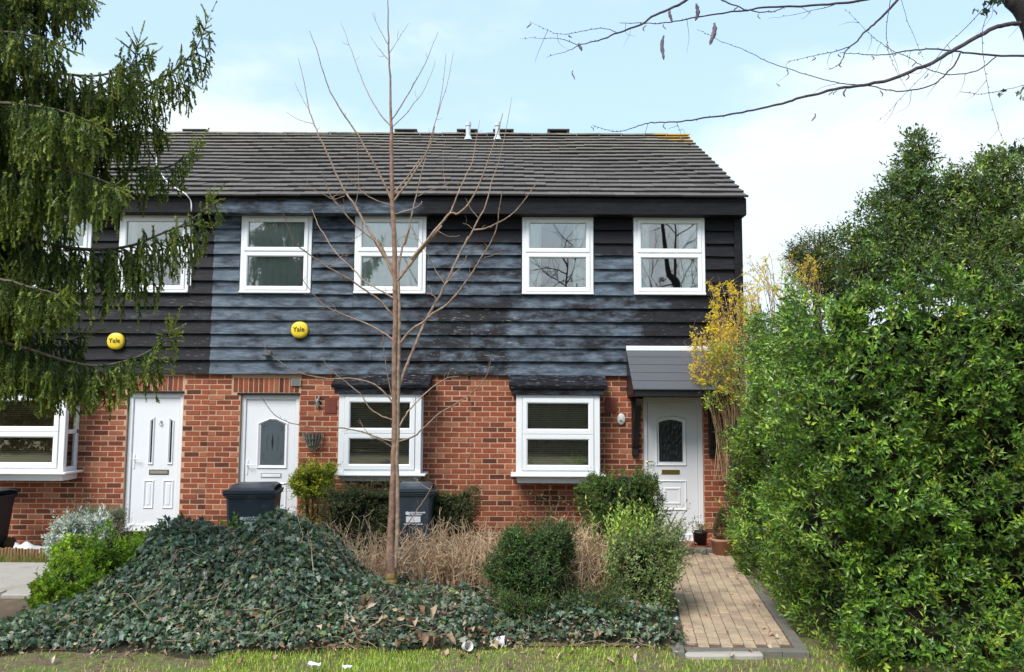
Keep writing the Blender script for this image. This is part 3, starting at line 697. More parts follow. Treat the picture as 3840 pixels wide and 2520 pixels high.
# ---- doors ------------------------------------------------------------------
def slab(S, pts, y0, y1, c=None):
    poly_sweep(S, pts, [(0, y0), (0, y1+.004), (.004, y1)], cap=True, c=c)
def mould(S, pts, y, w_=.022, h=.014):
    poly_sweep(S, pts, [(0, y+.001), (w_*.2, y-h*.55), (w_*.45, y-h), (w_*.7, y-h*.6), (w_, y-h*.2), (w_+.003, y+.001)])
def door_base(k, yd):
    H = houses[k]; x0, x1, z0, z1 = DOOR[k]; S = Soup()
    poly_sweep(S, rect(x0, x1, z0-.0, z1), [(0, yd+.10), (0, yd-.02), (.006, yd-.026), (.062, yd-.026), (.07, yd-.012), (.07, yd+.05)])
    f = S.obj('door', M_DOOR, H)
    S = Soup(); slab(S, rect(x0+.074, x1-.074, z0+.05, z1-.074), yd+.03, yd-.004); lf = S.obj('leaf', M_DOOR, f)
    S = Soup(); cbox(S, x0, x1, yd-.05, yd+.1, z0-.035, z0-.001, .004); S.obj('threshold', M_UPVC, f)
    return H, f, yd-.004
R7 = lambda x, y, Y: W(440+x/2.44, 1380+y/2.44, Y)
R5 = lambda x, y, Y: W(2300+x/1.838, 1250+y/1.838, Y)
def rc(fn, xa, ya, xb, yb, Y): p = fn(xa, yb, Y); q = fn(xb, ya, Y); return p[0], q[0], p[2], q[2]
# left door: two slim glazed lights
H, dl, yy = door_base('L', .075)
for sgn, (xa, xb) in ((1, (278, 350)), (-1, (455, 528))):
    x0, x1, z0, z1 = rc(R7, xa, 440, xb, 885, yy); x1 = min(x1, x0+.145)
    top = [(x0, z0), (x1, z0), (x1, z1-(.0 if sgn > 0 else .06)), (x0, z1-(.06 if sgn > 0 else .0))]
    S = Soup(); mould(S, top, yy, .03, .018); S.obj('moulding', M_DOOR, dl)
    S = Soup(); slab(S, [(a+(.026 if a == x0 else -.026), z+(.02 if z == z0 else -.025)) for a, z in top], yy, yy-.003); S.obj('pane', M_OBSC, dl)
for xa, xb in ((232, 340), (408, 520)):
    x0, x1, z0, z1 = rc(R7, xa, 1022, xb, 1285, yy); S = Soup(); mould(S, rect(x0, x1, z0, z1), yy, .03, .015); poly_sweep(S, rect(x0+.045, x1-.045, z0+.045, z1-.045), [(0, yy+.001), (.012, yy-.008)], cap=True); S.obj('moulding', M_DOOR, dl)
x0, x1, z0, z1 = rc(R7, 290, 930, 472, 975, yy); S = Soup(); poly_sweep(S, rect(x0, x1, z0, z1), [(0, yy), (.002, yy-.008), (.012, yy-.01), (.014, yy-.003)], cap=False); S.obj('letterbox', M_INK, dl)
S = Soup(); slab(S, rect(x0+.012, x1-.012, z0+.012, z1-.012), yy, yy-.009); S.obj('letter_flap', plain('silver_brass', (.62, .60, .5), .3, .05, metal=.8), dl)
p = R7(403, 505, yy); S = Soup(); lathe(S, [(.0, 0), (.018, .004), (.02, .012), (.012, .02), (.0, .022)], 0, 0, 12); m_ = S.mesh('knocker', M_STEEL, True)
S = Soup(); tube(S, [(p[0]+.022*math.cos(a), yy-.014, p[2]-.005+.022*math.sin(a)) for a in np.linspace(-3.6, .5, 12)], .005, 6); cbox(S, p[0]-.012, p[0]+.012, yy-.02, yy, p[2]+.005, p[2]+.04, .005); tube(S, [(p[0], yy-.012, p[2]-.04), (p[0], yy-.012, p[2]-.028)], .007, 6); S.obj('knocker', M_STEEL, dl)
def handle(par_, x, z, y, mat, flip=1):
    S = Soup(); cbox(S, x-.014, x+.014, y-.01, y, z-.11, z+.10, .006); tube(S, [(x, y-.01, z+.03), (x, y-.05, z+.03), (x+.02*flip, y-.055, z+.03), (x+.10*flip, y-.052, z+.028)], .008, 8); tube(S, [(x, y-.012, z-.05), (x, y-.004, z-.05)], .007, 8); S.obj('handle', mat, par_)
p = R7(172, 850, yy); handle(dl, DOOR['L'][0]+.105, p[2], yy, M_UPVC, 1)
# middle door: one large light with a shaped head
H, dm, yy = door_base('M', .075)
x0, x1, z0, z1 = rc(R7, 1272, 450, 1570, 920, yy); S = Soup(); mould(S, arch(x0, x1, z0, z1, .085, peak=True), yy, .038, .02); S.obj('moulding', M_DOOR, dm)
gx0, gx1, gz0, gz1 = rc(R7, 1302, 470, 1538, 888, yy); S = Soup(); slab(S, arch(gx0, gx1, gz0, gz1, .075, peak=True), yy, yy-.003)
M_OBG = plain('grey_obscured_glass', (.085, .105, .12), .22, .1, 20, bmp=.3); pn = S.obj('pane', M_OBG, dm)
S = Soup(); cxm, czm = (gx0+gx1)/2, (gz0+gz1)/2; ln = []
yl = yy-.0045
for s_ in (-1, 1):
    for tz in (-1, 1):
        ln.append([(cxm+s_*(gx1-gx0)*.36, yl, czm+tz*(gz1-gz0)*.22), (cxm+s_*(gx1-gx0)*.38, yl, czm+tz*(gz1-gz0)*.32), (cxm+s_*(gx1-gx0)*.30, yl, czm+tz*(gz1-gz0)*.38), (cxm+s_*(gx1-gx0)*.2, yl, czm+tz*(gz1-gz0)*.36)])
    ln.append([(cxm+s_*.072*q_, yl, czm+zz) for q_, zz in ((1.0, -.12), (1.12, -.05), (1.15, 0), (1.12, .05), (1.0, .10))])
for L_ in ln: tube(S, spline(L_, 4), .0022, 4)
for i in range(-4, 5):
    r_ = .022*(1-abs(i)/5.5); S.add([(cxm-r_, yl, czm+i*.026), (cxm, yl, czm+i*.026-.022), (cxm+r_, yl, czm+i*.026), (cxm, yl, czm+i*.026+.022)], [(0, 1, 2, 3)])
S.obj('glass_pattern', plain('glass_pattern', (.02, .025, .03), .3, 0), pn)
x0, x1, z0, z1 = rc(R7, 1312, 962, 1502, 1005, yy); S = Soup(); poly_sweep(S, rect(x0, x1, z0, z1), [(0, yy), (.002, yy-.006), (.008, yy-.006), (.010, yy)]); S.obj('letterbox', M_GRAP, dm)
S = Soup(); slab(S, rect(x0+.012, x1-.012, z0+.012, z1-.012), yy, yy-.007); S.obj('letter_flap', M_UPVC, dm)
for xa, xb in ((1262, 1372), (1444, 1553)):
    x0, x1, z0, z1 = rc(R7, xa, 1050, xb, 1310, yy); S = Soup(); mould(S, rect(x0, x1, z0, z1), yy, .03, .014); S.obj('moulding', M_DOOR, dm)
handle(dm, DOOR['M'][0]+.105, 1.12, yy, M_UPVC, 1)
# right door
H, dr, yy = door_base('R', .05)
x0, x1, z0, z1 = rc(R5, 292, 568, 502, 915, yy); S = Soup(); mould(S, arch(x0, x1, z0, z1, .045), yy, .036, .02); S.obj('moulding', M_DOOR, dr)
x0, x1, z0, z1 = rc(R5, 315, 596, 475, 886, yy); S = Soup(); slab(S, arch(x0, x1, z0, z1, .04), yy, yy-.003); S.obj('pane', M_OBSC, dr)
x0, x1, z0, z1 = rc(R5, 333, 940, 458, 972, yy); S = Soup(); poly_sweep(S, rect(x0-.0, x1+.0, z0, z1), [(0, yy), (.004, yy-.01), (.016, yy-.01), (.018, yy-.004), (.02, yy-.007)], cap=True); S.obj('letterbox', M_BRASS, dr)
x0, x1, z0, z1 = rc(R5, 290, 1012, 506, 1220, yy); S = Soup(); mould(S, rect(x0, x1, z0, z1), yy, .03, .015); S.obj('moulding', M_DOOR, dr)
x0, x1, z0, z1 = rc(R5, 348, 1060, 466, 1180, yy); S = Soup(); poly_sweep(S, rect(x0, x1, z0, z1), [(0, yy+.001), (.01, yy-.008), (.03, yy-.008), (.04, yy-.002)]); S.obj('moulding', M_DOOR, dr)
p = R5(396, 520, yy); S = Soup(); tube(S, [(p[0], yy-.006, p[2]), (p[0], yy+.001, p[2])], .010, 10); S.obj('peephole', M_STEEL, dr)
p = R5(226, 892, yy); handle(dr, p[0], p[2]-.01, yy, M_BRASS, 1)
# dark lintels over the recessed doors
for k in 'LM':
    x0, x1, z0, z1 = DOOR[k]; S = Soup(); cbox(S, x0-.05 if k == 'M' else x0-.01, x1+.01, -.016, .11, z1+.002, z1+.032, .003); S.obj('lintel', M_BLACKW, houses[k])
# canopy over the right door
cn = Soup(); cx0, cx1 = 1.67, 3.02; yt_, zt_ = -.03, 2.885; yb_, zb_ = -.72, 2.285
bx0, bx1 = 1.64, 3.05
poly = []
for i in range(5):
    ta, tb = i/5, (i+1)/5
    for (A0, A1) in ((ta, tb),):
        ya, za = yt_+(yb_-yt_)*A0, zt_+(zb_-zt_)*A0; yb2, zb2 = yt_+(yb_-yt_)*(A1+.02), zt_+(zb_-zt_)*(A1+.02); lift = .014
        cn.add([(cx0, ya, za), (cx1, ya, za), (cx1, yb2, zb2+lift), (cx0, yb2, zb2+lift), (cx0, yb2, zb2), (cx1, yb2, zb2)], [(0, 1, 2, 3), (3, 2, 5, 4), (0, 3, 4), (1, 2, 5)])
canopy = cn.obj('canopy', M_CANT, houses['R'])
S = Soup(); cbox(S, cx0-.0, cx1, -.075, -.028, zt_-.03, zt_+.045, .008); v = 0; S.obj('flashing', plain('white_flashing', (.78, .79, .80), .5, .05, dirt=((.5, .5, .48), 8, .6)), canopy)
S = Soup(); cbox(S, cx0+.02, cx1-.02, -.70, -.64, 2.175, 2.275, .006); cbox(S, cx0+.03, cx0+.09, -.64, -.015, 2.18, 2.25, .005); cbox(S, cx1-.09, cx1-.03, -.64, -.015, 2.18, 2.25, .005)
S.add([(cx0+.005, -.02, zt_-.02), (cx0+.005, -.70, 2.285), (cx0+.005, -.70, 2.20), (cx0+.005, -.02, 2.20)], [(0, 1, 2, 3)]); S.add([(cx1-.005, -.02, zt_-.02), (cx1-.005, -.70, 2.285), (cx1-.005, -.70, 2.20), (cx1-.005, -.02, 2.20)], [(0, 1, 2, 3)])
S.obj('canopy_frame', M_BLACKW, canopy)
for xx in (1.79, 2.92):
    S = Soup(); cbox(S, xx-.045, xx+.045, -.085, -.014, 1.32, 2.20, .005)
    pts = spline([(xx, -.08, 1.42), (xx, -.20, 1.75), (xx, -.40, 2.05), (xx, -.60, 2.19)], 4)
    for a, b_ in zip(pts[:-1], pts[1:]):
        S.add([(xx-.042, a[1]+.045, a[2]-.045), (xx+.042, a[1]+.045, a[2]-.045), (xx-.042, a[1]-.03, a[2]+.03), (xx+.042, a[1]-.03, a[2]+.03), (xx-.042, b_[1]+.045, b_[2]-.045), (xx+.042, b_[1]+.045, b_[2]-.045), (xx-.042, b_[1]-.03, b_[2]+.03), (xx+.042, b_[1]-.03, b_[2]+.03)],
              [(0, 1, 5, 4), (2, 3, 7, 6), (0, 2, 6, 4), (1, 3, 7, 5)])
    S.obj('bracket', M_BLACKW, canopy)
# air bricks, extractor vent
M_AIR = plain('terracotta_vent', (.26, .075, .055), .9, .15)
def grille(k, x0, x1, z0, z1, mat, nx, nz, yo=-.018):
    S = Soup(); box(S, x0, x1, yo+.012, yo+.02, z0, z1); S.obj('vent_back', M_INK, houses[k]); S = Soup()
    for i in range(nx+1): xx = x0+(x1-x0)*i/nx; box(S, xx-.0045, xx+.0045, yo, yo+.012, z0, z1)
    for i in range(nz+1): zz = z0+(z1-z0)*i/nz; box(S, x0, x1, yo+.001, yo+.0115, zz-.004, zz+.004)
    S.obj('air_vent', mat, houses[k])
p, q = V(756, 959, 0), V(785, 925, 0); grille('M', p[0], q[0]-.02, p[2], q[2], M_AIR, 9, 8)
p, q = V(1405, 958, 0), V(1433, 928, 0); grille('R', p[0], q[0], p[2], q[2], M_AIR, 9, 8)
p, q = V(678, 896, 0), V(700, 878, 0); grille('M', p[0], q[0], p[2], q[2]-.02, plain('grey_vent', (.3, .3, .28), .6, .1), 1, 6, -.03)
# step in front of the right door
S = Soup(); cbox(S, 1.98, 3.06, -.47, -.015, -.02, .075, .006); step = S.obj('door_step', M_STEPT, kind='structure')
S = Soup(); cbox(S, -.10, .10, -.055, .055, -.10, .0, .018); SB = S.mesh('step_block', M_EDGE)
for i in range(6):
    o = link('step_block', SB, step); o.location = (2.06+i*.182, -.525, .088+random.gauss(0, .002)); o.scale = (.9, 1, 1); o.rotation_euler = (0, 0, random.gauss(0, .01))
S = Soup(); cbox(S, DOOR['R'][0], DOOR['R'][1], -.03, .06, .0, .08, .004); S.obj('sill_tiles', M_STEPT, step)

# ================================================================== foliage tools
def leafset(S, P, A, Nn, Ln, Wd, C, droop=0.15, fold=0.25, m=0):
    """lance-shaped folded leaves: base, two shoulders, rib, tip"""
    n = len(P); A = unit(A); B = unit(np.cross(A, Nn)); Nn = unit(np.cross(B, A)); Ln = np.broadcast_to(Ln, (n,))[:, None]; Wd = np.broadcast_to(Wd, (n,))[:, None]
    v = np.stack([P, P+A*Ln*.42+B*Wd*.5, P+A*Ln*.42-B*Wd*.5, P+A*Ln*.5-Nn*Wd*fold, P+A*Ln-Nn*Ln*droop], 1)
    f = np.array([(0, 1, 3), (0, 3, 2), (1, 4, 3), (3, 4, 2)])
    F = (np.arange(n)[:, None, None]*5+f[None]).reshape(-1, 3)
    S.add(v.reshape(-1, 3), F, np.repeat(C, 5, 0), m)
IVY = np.array([(.30, 0), (.0, .06), (-.12, .34), (.22, .30), (.34, .56), (.52, .24), (1.0, 0), (.52, -.24), (.34, -.56), (.22, -.30), (-.12, -.34), (.0, -.06)])
def ivyset(S, P, A, Nn, Ln, C, m=0):
    n = len(P); A = unit(A); B = unit(np.cross(A, Nn)); Nn = unit(np.cross(B, A)); Ln = np.broadcast_to(Ln, (n,))[:, None, None]
    bend = -0.25*np.abs(IVY[:, 1])-0.18*np.maximum(0, IVY[:, 0]-.4)
    v = P[:, None]+Ln*(IVY[None, :, 0, None]*A[:, None]+IVY[None, :, 1, None]*B[:, None]+bend[None, :, None]*Nn[:, None])
    k = len(IVY); f = np.array([(0, i, i % (k-1)+1) for i in range(1, k)])
    S.add(v.reshape(-1, 3), (np.arange(n)[:, None, None]*k+f[None]).reshape(-1, 3), np.repeat(C, k, 0), m)
LS = 1.4
def pal(n, cols, wts=None, jit=0.18, g=rng):
    cols = np.array(cols); i = g.choice(len(cols), n, p=None if wts is None else np.array(wts)/np.sum(wts)); c = cols[i]*LS
    return np.clip(c*np.exp(g.normal(0, jit, (n, 1)))*(1+g.normal(0, jit*.3, (n, 3))), 0.002, 0.9)
def rdir(n, g=rng): return unit(g.normal(0, 1, (n, 3)))
def round_points(n, half, r, g=rng, faces=None):
    """points and normals on a rounded box centred at 0"""
    half = np.array(half, float); r = min(r, half.min()*.999)
    ar = np.array([half[1]*half[2], half[1]*half[2], half[0]*half[2], half[0]*half[2], half[0]*half[1], half[0]*half[1]])
    if faces is not None: ar = ar*np.array(faces)
    fi = g.choice(6, n, p=ar/ar.sum()); p = g.uniform(-1, 1, (n, 3))*half; ax = fi//2; sg = np.where(fi % 2 == 0, -1, 1)
    p[np.arange(n), ax] = sg*half[ax]; q = np.clip(p, -(half-r), half-r); nn = unit(p-q); return q+nn*r, nn
def cubegrid(k):
    v, f = [], []; u = np.linspace(-1, 1, k+1)
    for ax in range(3):
        for s in (-1, 1):
            b0 = len(v)
            for a in u:
                for c in u:
                    q = [0, 0, 0]; q[ax] = s; q[(ax+1) % 3] = a; q[(ax+2) % 3] = c; v.append(q)
            f += [(b0+i*(k+1)+j, b0+i*(k+1)+j+1, b0+(i+1)*(k+1)+j+1, b0+(i+1)*(k+1)+j) for i in range(k) for j in range(k)]
    return np.array(v, float), np.array(f)
def core(S, half, r, ce, shrink, wob, amp, c, warp=None, k=14):  # solid dark core added inside the foliage to block light
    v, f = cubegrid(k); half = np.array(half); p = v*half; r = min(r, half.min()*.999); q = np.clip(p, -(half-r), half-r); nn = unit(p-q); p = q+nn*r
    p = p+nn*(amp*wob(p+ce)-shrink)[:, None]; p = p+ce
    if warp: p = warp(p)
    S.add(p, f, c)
def shoots(SL, SS, P, D, length, nl, ll, lw, cols, wts, tipc=None, spread=.9, stemc=(.12, .09, .05), g=rng, droop=.15, up=None, jit=.2, stem=True, grad=.35):
    n = len(P); D = unit(D); length = np.broadcast_to(length, (n,)); U = unit(np.cross(D, g.normal(0, 1, (n, 3)))); Vv = np.cross(D, U); base = pal(n, cols, wts, jit, g)
    for k in range(nl):
        t_ = (k+.5)/nl; ang = k*2.4+g.uniform(0, .6, n); ra = np.cos(ang)[:, None]*U+np.sin(ang)[:, None]*Vv
        sp = spread*(1-.45*t_); A = unit(D*(1-.45*sp)+ra*sp+g.normal(0, .12, (n, 3)))
        if up is not None: A = unit(A+np.array([0, 0, up]))
        pos = P+D*(length*t_)[:, None]; Nn = unit(D-A*np.sum(D*A, 1)[:, None]+g.normal(0, .25, (n, 3)))
        c = base*(1+g.normal(0, .10, (n, 1)))
        if tipc is not None: c = c*(1-grad*t_*g.uniform(.4, 1, (n, 1)))+np.array(tipc)*1.3*grad*t_*g.uniform(.4, 1, (n, 1))
        leafset(SL, pos, A, Nn, ll*g.uniform(.65, 1.2, n), lw*g.uniform(.7, 1.2, n), np.clip(c, .002, .9), droop)
    if stem and SS is not None:
        e = P+D*length[:, None]; w_ = .0018; off = U*w_
        v = np.stack([P-off*1.6, P+off*1.6, e+off*.5, e-off*.5], 1).reshape(-1, 3); SS.add(v, np.arange(n*4).reshape(n, 4), stemc)
def shrub(name, ce, half, r, n, label, category, ll, lw, cols, wts=None, tipc=None, length=.12, nl=7, seed=1, amp=.05, wf=(1.0, 4.0), mat=None, corec=(.012, .018, .006), faces=(1, 1, 1, .5, 1.2, .15),
          upb=.35, group=None, spread=.9, jit=.2, inner=.10, grad=.35, core_on=True, stem_from=None, warp=None, droop=.15, outn=.8):
    g = np.random.default_rng(seed); ce = np.array(ce, float); th = thing(name, (ce[0], ce[1], max(0, ce[2]-half[2])), label, category, group); wb = Wob(seed+50, 16, *wf)
    P, Nn = round_points(n, half, r, g, faces); P = P+Nn*(amp*wb(P+ce)-np.abs(g.normal(0, inner, n)))[:, None]+ce
    if warp: P = warp(P)
    D = unit(Nn*outn+g.normal(0, .45, (n, 3))+np.array([0, 0, upb])); SL, SS = Soup(), Soup()
    P = P-D*length*.5
    shoots(SL, SS, P, D, g.uniform(.6, 1.25, n)*length*np.where(g.random(n) < .05, 2.3, 1.0), nl, ll, lw, cols, wts, tipc, spread, g=g, jit=jit, grad=grad, droop=droop)
    SL.obj('foliage', mat or M_LEAF, th, kind='stuff')
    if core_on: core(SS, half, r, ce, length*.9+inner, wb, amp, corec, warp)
    b0 = np.array([ce[0], ce[1], max(0, ce[2]-half[2])]) if stem_from is None else np.array(stem_from)
    for k in range(5):
        e = ce+g.normal(0, .35, 3)*np.array(half); tube(SS, spline([b0+g.normal(0, .03, 3)*(1, 1, 0), (b0+e)/2+g.normal(0, .04, 3), e], 3), np.linspace(.014, .006, 7), 5, (.10, .075, .05))
    SS.obj('stems', M_BARK, th); return th  # real stems together with the added light-blocking core

# ================================================================== bare young tree
TY = -3.45
c2 = crop(960, 0, 1.859); c6 = crop(960, 840, 1.859); cb = crop(960, 1680, 1.859); r2 = crop(1500, 600, 2.84); r1 = crop(1100, 700, 3.47)
tree = thing('young_tree', (*W(1468, 2215, TY)[:2], 0.0), 'bare young tree with a clump of straight brown stems rising through the ivy', 'tree')
BR = []   # (points in photograph pixels, start radius, end radius, depth lean, part)
def br(pts, ra, rb, lean=None): BR.append((pts, ra, rb, lean))
main = cb([(955, 1010), (945, 900), (937, 790), (935, 690), (942, 520), (952, 300), (962, 60)])+c6([(965, 1500), (965, 1200), (965, 900), (974, 600), (970, 400), (965, 200), (958, 0)])+c2([(953, 1480), (946, 1200), (945, 950), (940, 800), (936, 600), (930, 400), (922, 200), (917, 20), (914, -120)])
br(c6([(988, 1500), (991, 1300), (993, 1100), (995, 900), (997, 700), (998, 540), (988, 390)]), .018, .015, 0)
br(cb([(970, 830), (982, 640), (986, 420), (984, 120), (984, -60)]), .024, .019, 0)
br(c6([(985, 395), (1050, 310), (1160, 170), (1290, 10)])+r2([(120, 1060), (250, 900), (400, 720), (530, 572), (620, 570), (720, 480), (800, 350), (870, 200), (930, 30)])+c2([(1690, 900), (1720, 790)]), .018, .003, -.35)
br(r2([(530, 572), (570, 480), (640, 300), (700, 170), (770, 10)])+c2([(1530, 1000), (1560, 840)]), .008, .002, .2)
br(c6([(962, 370), (900, 230), (830, 110)])+r1([(1190, 930), (1070, 700), (930, 480), (800, 240), (650, 30)])+c2([(520, 1120), (450, 970), (400, 850), (370, 770), (350, 650), (320, 510), (295, 405)]), .017, .002, .3)
br(c6([(968, 340), (915, 235), (880, 160), (845, 110)]), .012, .007, .1)
br(r1([(1060, 700), (910, 590), (760, 450), (640, 310), (510, 160), (440, 0)])+c2([(460, 1190)]), .010, .003, -.3)
br(c2([(370, 770), (320, 680), (270, 580)]), .003, .0015, 0); br(c2([(400, 862), (300, 835), (210, 780)]), .003, .0012, 0)
br(c6([(987, 370), (1005, 230), (1040, 100), (1075, 10)])+r2([(50, 900), (110, 650), (160, 430), (200, 260), (260, 10)])+c2([(1240, 880), (1290, 720), (1340, 560), (1375, 370)]), .012, .002, .45)
br(c2([(1262, 800), (1300, 620), (1325, 370)]), .004, .0015, 0)
br(c2([(940, 1385), (870, 1230), (790, 1080), (690, 910), (600, 780), (520, 640), (470, 500), (420, 340), (372, 215)]), .012, .0018, -.4)
br(c2([(962, 1400), (1080, 1240), (1170, 1100), (1225, 980), (1245, 880)]), .011, .005, -.25); br(c2([(960, 1350), (1080, 1200), (1160, 1090)]), .008, .004, .3)
br(c2([(940, 880), (860, 790), (790, 670), (740, 560), (690, 420), (640, 280), (590, 155)]), .007, .0016, .35)
br(c2([(945, 835), (1010, 740), (1080, 620), (1150, 500), (1210, 370), (1270, 220)]), .007, .0015, -.35)
br(c2([(950, 885), (1040, 800), (1110, 710), (1165, 640), (1220, 520), (1250, 420)]), .005, .0013, .3)
br(c2([(920, 310), (860, 200), (805, 90)]), .004, .0012, .2); br(c2([(930, 370), (990, 280), (1065, 160)]), .003, .001, -.2); br(c2([(925, 420), (865, 350), (795, 255)]), .004, .0012, .1)
br(c6([(950, 635), (870, 540), (760, 460), (640, 380), (500, 300), (370, 210), (270, 130), (220, 10)])+c2([(190, 1490)]), .011, .003, -.5)
br(c6([(955, 515), (860, 460), (760, 400), (650, 290), (540, 180), (480, 80), (430, 0)])+c2([(390, 1460)]), .009, .003, .5)
br(c6([(978, 825), (890, 760), (780, 700), (680, 660), (560, 610), (480, 570), (400, 490), (340, 410), (305, 350)]), .010, .002, -.5)
br(c6([(1010, 825), (1080, 740), (1170, 680), (1230, 630), (1330, 560), (1420, 460), (1500, 350), (1560, 250), (1630, 140), (1680, 10)])+r2([(1060, 490), (1090, 330)]), .013, .003, -.5)
br(c6([(980, 1190), (1020, 1060), (1060, 960), (1110, 840), (1170, 700), (1240, 570), (1330, 400), (1420, 210), (1480, 90)])+r2([(720, 850), (840, 620), (900, 520), (950, 340), (985, 200), (1050, 20)])+c2([(1760, 820), (1780, 680)]), .017, .002, .45)
br(r2([(790, 745), (870, 740), (960, 710), (1080, 650), (1200, 570), (1300, 460), (1390, 330), (1470, 225)]), .009, .002, -.3)
br(c6([(950, 1240), (870, 1150), (780, 1100), (650, 1075), (520, 1080), (390, 1060), (260, 1020), (150, 950), (70, 880), (20, 800)]), .009, .002, -.6)
br(c6([(950, 1365), (860, 1330), (790, 1280), (740, 1200), (650, 1120), (560, 1050), (500, 990), (465, 940)]), .008, .002, .4)
br(c6([(950, 1515), (850, 1490), (740, 1450), (620, 1425), (500, 1420), (350, 1410), (220, 1380), (130, 1330), (80, 1270), (40, 1210)]), .008, .002, -.5)
br(c6([(1000, 1515), (1100, 1480), (1180, 1410), (1280, 1320), (1400, 1250), (1500, 1180), (1580, 1100), (1620, 1020), (1645, 910)]), .009, .0025, -.4)
br(c6([(1000, 1410), (1060, 1310), (1150, 1210), (1240, 1130), (1330, 1075), (1420, 1060)]), .009, .002, .5)
br(c6([(945, 1190), (915, 1040), (895, 900), (885, 770)]), .006, .003, -.2); br(c6([(945, 1555), (880, 1510), (800, 1480), (740, 1400), (720, 1360)]), .005, .002, .2)
br(c2([(940, 1430), (850, 1400), (770, 1360), (700, 1300), (660, 1260), (625, 1200)]), .006, .002, -.3); br(c2([(620, 1365), (540, 1390), (480, 1360), (400, 1320), (335, 1240)]), .004, .0015, 0)
br(c2([(955, 1495), (1080, 1460), (1140, 1430), (1160, 1405)]), .006, .003, -.2); br(c2([(690, 1440), (715, 1300), (710, 1080), (695, 950)]), .004, .002, 0)
br(c2([(1400, 1345), (1340, 1340), (1310, 1220), (1305, 1100), (1325, 960)]), .003, .001, 0); br(r2([(190, 385), (300, 330), (420, 290), (500, 260), (560, 220)]), .004, .0015, 0)
br(r2([(400, 750), (480, 800), (560, 815), (640, 805)]), .004, .0015, 0); br(r2([(770, 730), (720, 690), (670, 672)]), .003, .0015, 0); br(r2([(830, 610), (760, 530), (700, 410)]), .004, .0015, 0)
br(r2([(690, 930), (760, 945), (860, 925)]), .003, .001, 0); br(r2([(490, 1310), (590, 1200), (680, 1090), (715, 1010)]), .005, .002, -.2); br(r2([(895, 1040), (1000, 1010), (1090, 980)]), .003, .001, 0)
br(r2([(470, 1310), (370, 1160), (270, 960), (190, 820), (90, 690)]), .005, .002, .3); br(r2([(400, 1490), (340, 1430), (260, 1405)]), .004, .002, 0); br(r2([(940, 930), (900, 885)]), .003, .001, 0)
br(r1([(430, 1040), (600, 930), (720, 810)]), .004, .0015, -.2); br(r1([(760, 710), (840, 650), (910, 600)]), .003, .0015, 0); br(r1([(500, 150), (580, 90), (650, 20)]), .004, .002, 0)
br(cb([(975, 640), (1040, 550), (1120, 440), (1180, 350), (1230, 260)]), .007, .003, -.2); br(cb([(1215, 290), (1150, 250), (1100, 205)]), .004, .002, 0); br(cb([(870, 700), (820, 620), (780, 540), (750, 475)]), .008, .006, -.3)
br(cb([(990, 800), (1050, 740), (1100, 670), (1160, 600)]), .010, .007, -.3)
S = Soup(); g = np.random.default_rng(3)
mp_ = spline(np.array([W(x, y, TY) for x, y in main]), 3); tt = np.linspace(0, 1, len(mp_))
mr = np.interp(tt, [0, .06, .11, .16, .25, .45, .56, .62, .72, .82, 1], [.050, .048, .052, .036, .031, .026, .026, .025, .019, .011, .003])
mp_[:, :2] += g.normal(0, .0025, (len(mp_), 2))
cm = np.array([(.20, .125, .08)]*1)
colr = np.where((tt > .085)[:, None], np.array([(.27, .155, .105)]), np.array([(.30, .21, .11)])); colr = np.where((tt > .07)[:, None] & (tt < .12)[:, None], np.array([(.24, .17, .05)]), colr)
tube(S, mp_, mr, 10, np.repeat(colr, 10, 0)) if False else tube(S, mp_, mr, 10, (.26, .16, .112))
for p_, r_ in ((mp_[2], .066), (mp_[3], .062)): tube(S, [p_-(0, 0, .03), p_, p_+(0, 0, .04)], [.045, r_, .046], 8, (.26, .18, .06))
trunk = S.obj('trunk', M_BARK, tree, smooth=True)
S = Soup(); ends = []
for pts, ra, rb, lean in BR:
    lean = 0 if lean is None else lean; q = np.array([W(x, y, TY) for x, y in pts]); ln = np.linalg.norm(q[-1]-q[0]); n = len(pts)
    Y = TY+lean*ln*np.linspace(0, 1, n)**1.2*.6; q = spline(np.array([W(x, y, yy_) for (x, y), yy_ in zip(pts, Y)]), 4); q[1:-1] += g.normal(0, .0022, q[1:-1].shape)
    rr = np.linspace(ra, rb, len(q))*1.02+.0005; lum = g.uniform(.8, 1.15)
    tube(S, q, rr, 7 if ra > .006 else 5, np.array((.31, .215, .155))*lum)
    for i in range(2, len(q)-1):            # buds and short spurs
        if g.random() < .42:
            d = unit(q[i+1]-q[i]); s_ = unit(np.cross(d, rdir(1, g)[0])); L_ = g.uniform(.008, .02) if g.random() < .75 else g.uniform(.04, .11)
            tube(S, [q[i], q[i]+s_*L_*.6+d*L_*.4, q[i]+s_*L_*.9+d*L_*.9], [max(rr[i]*.4, .002), .002, .001], 4, (.30, .19, .13))
S.obj('branches', M_BARK, tree, smooth=True)

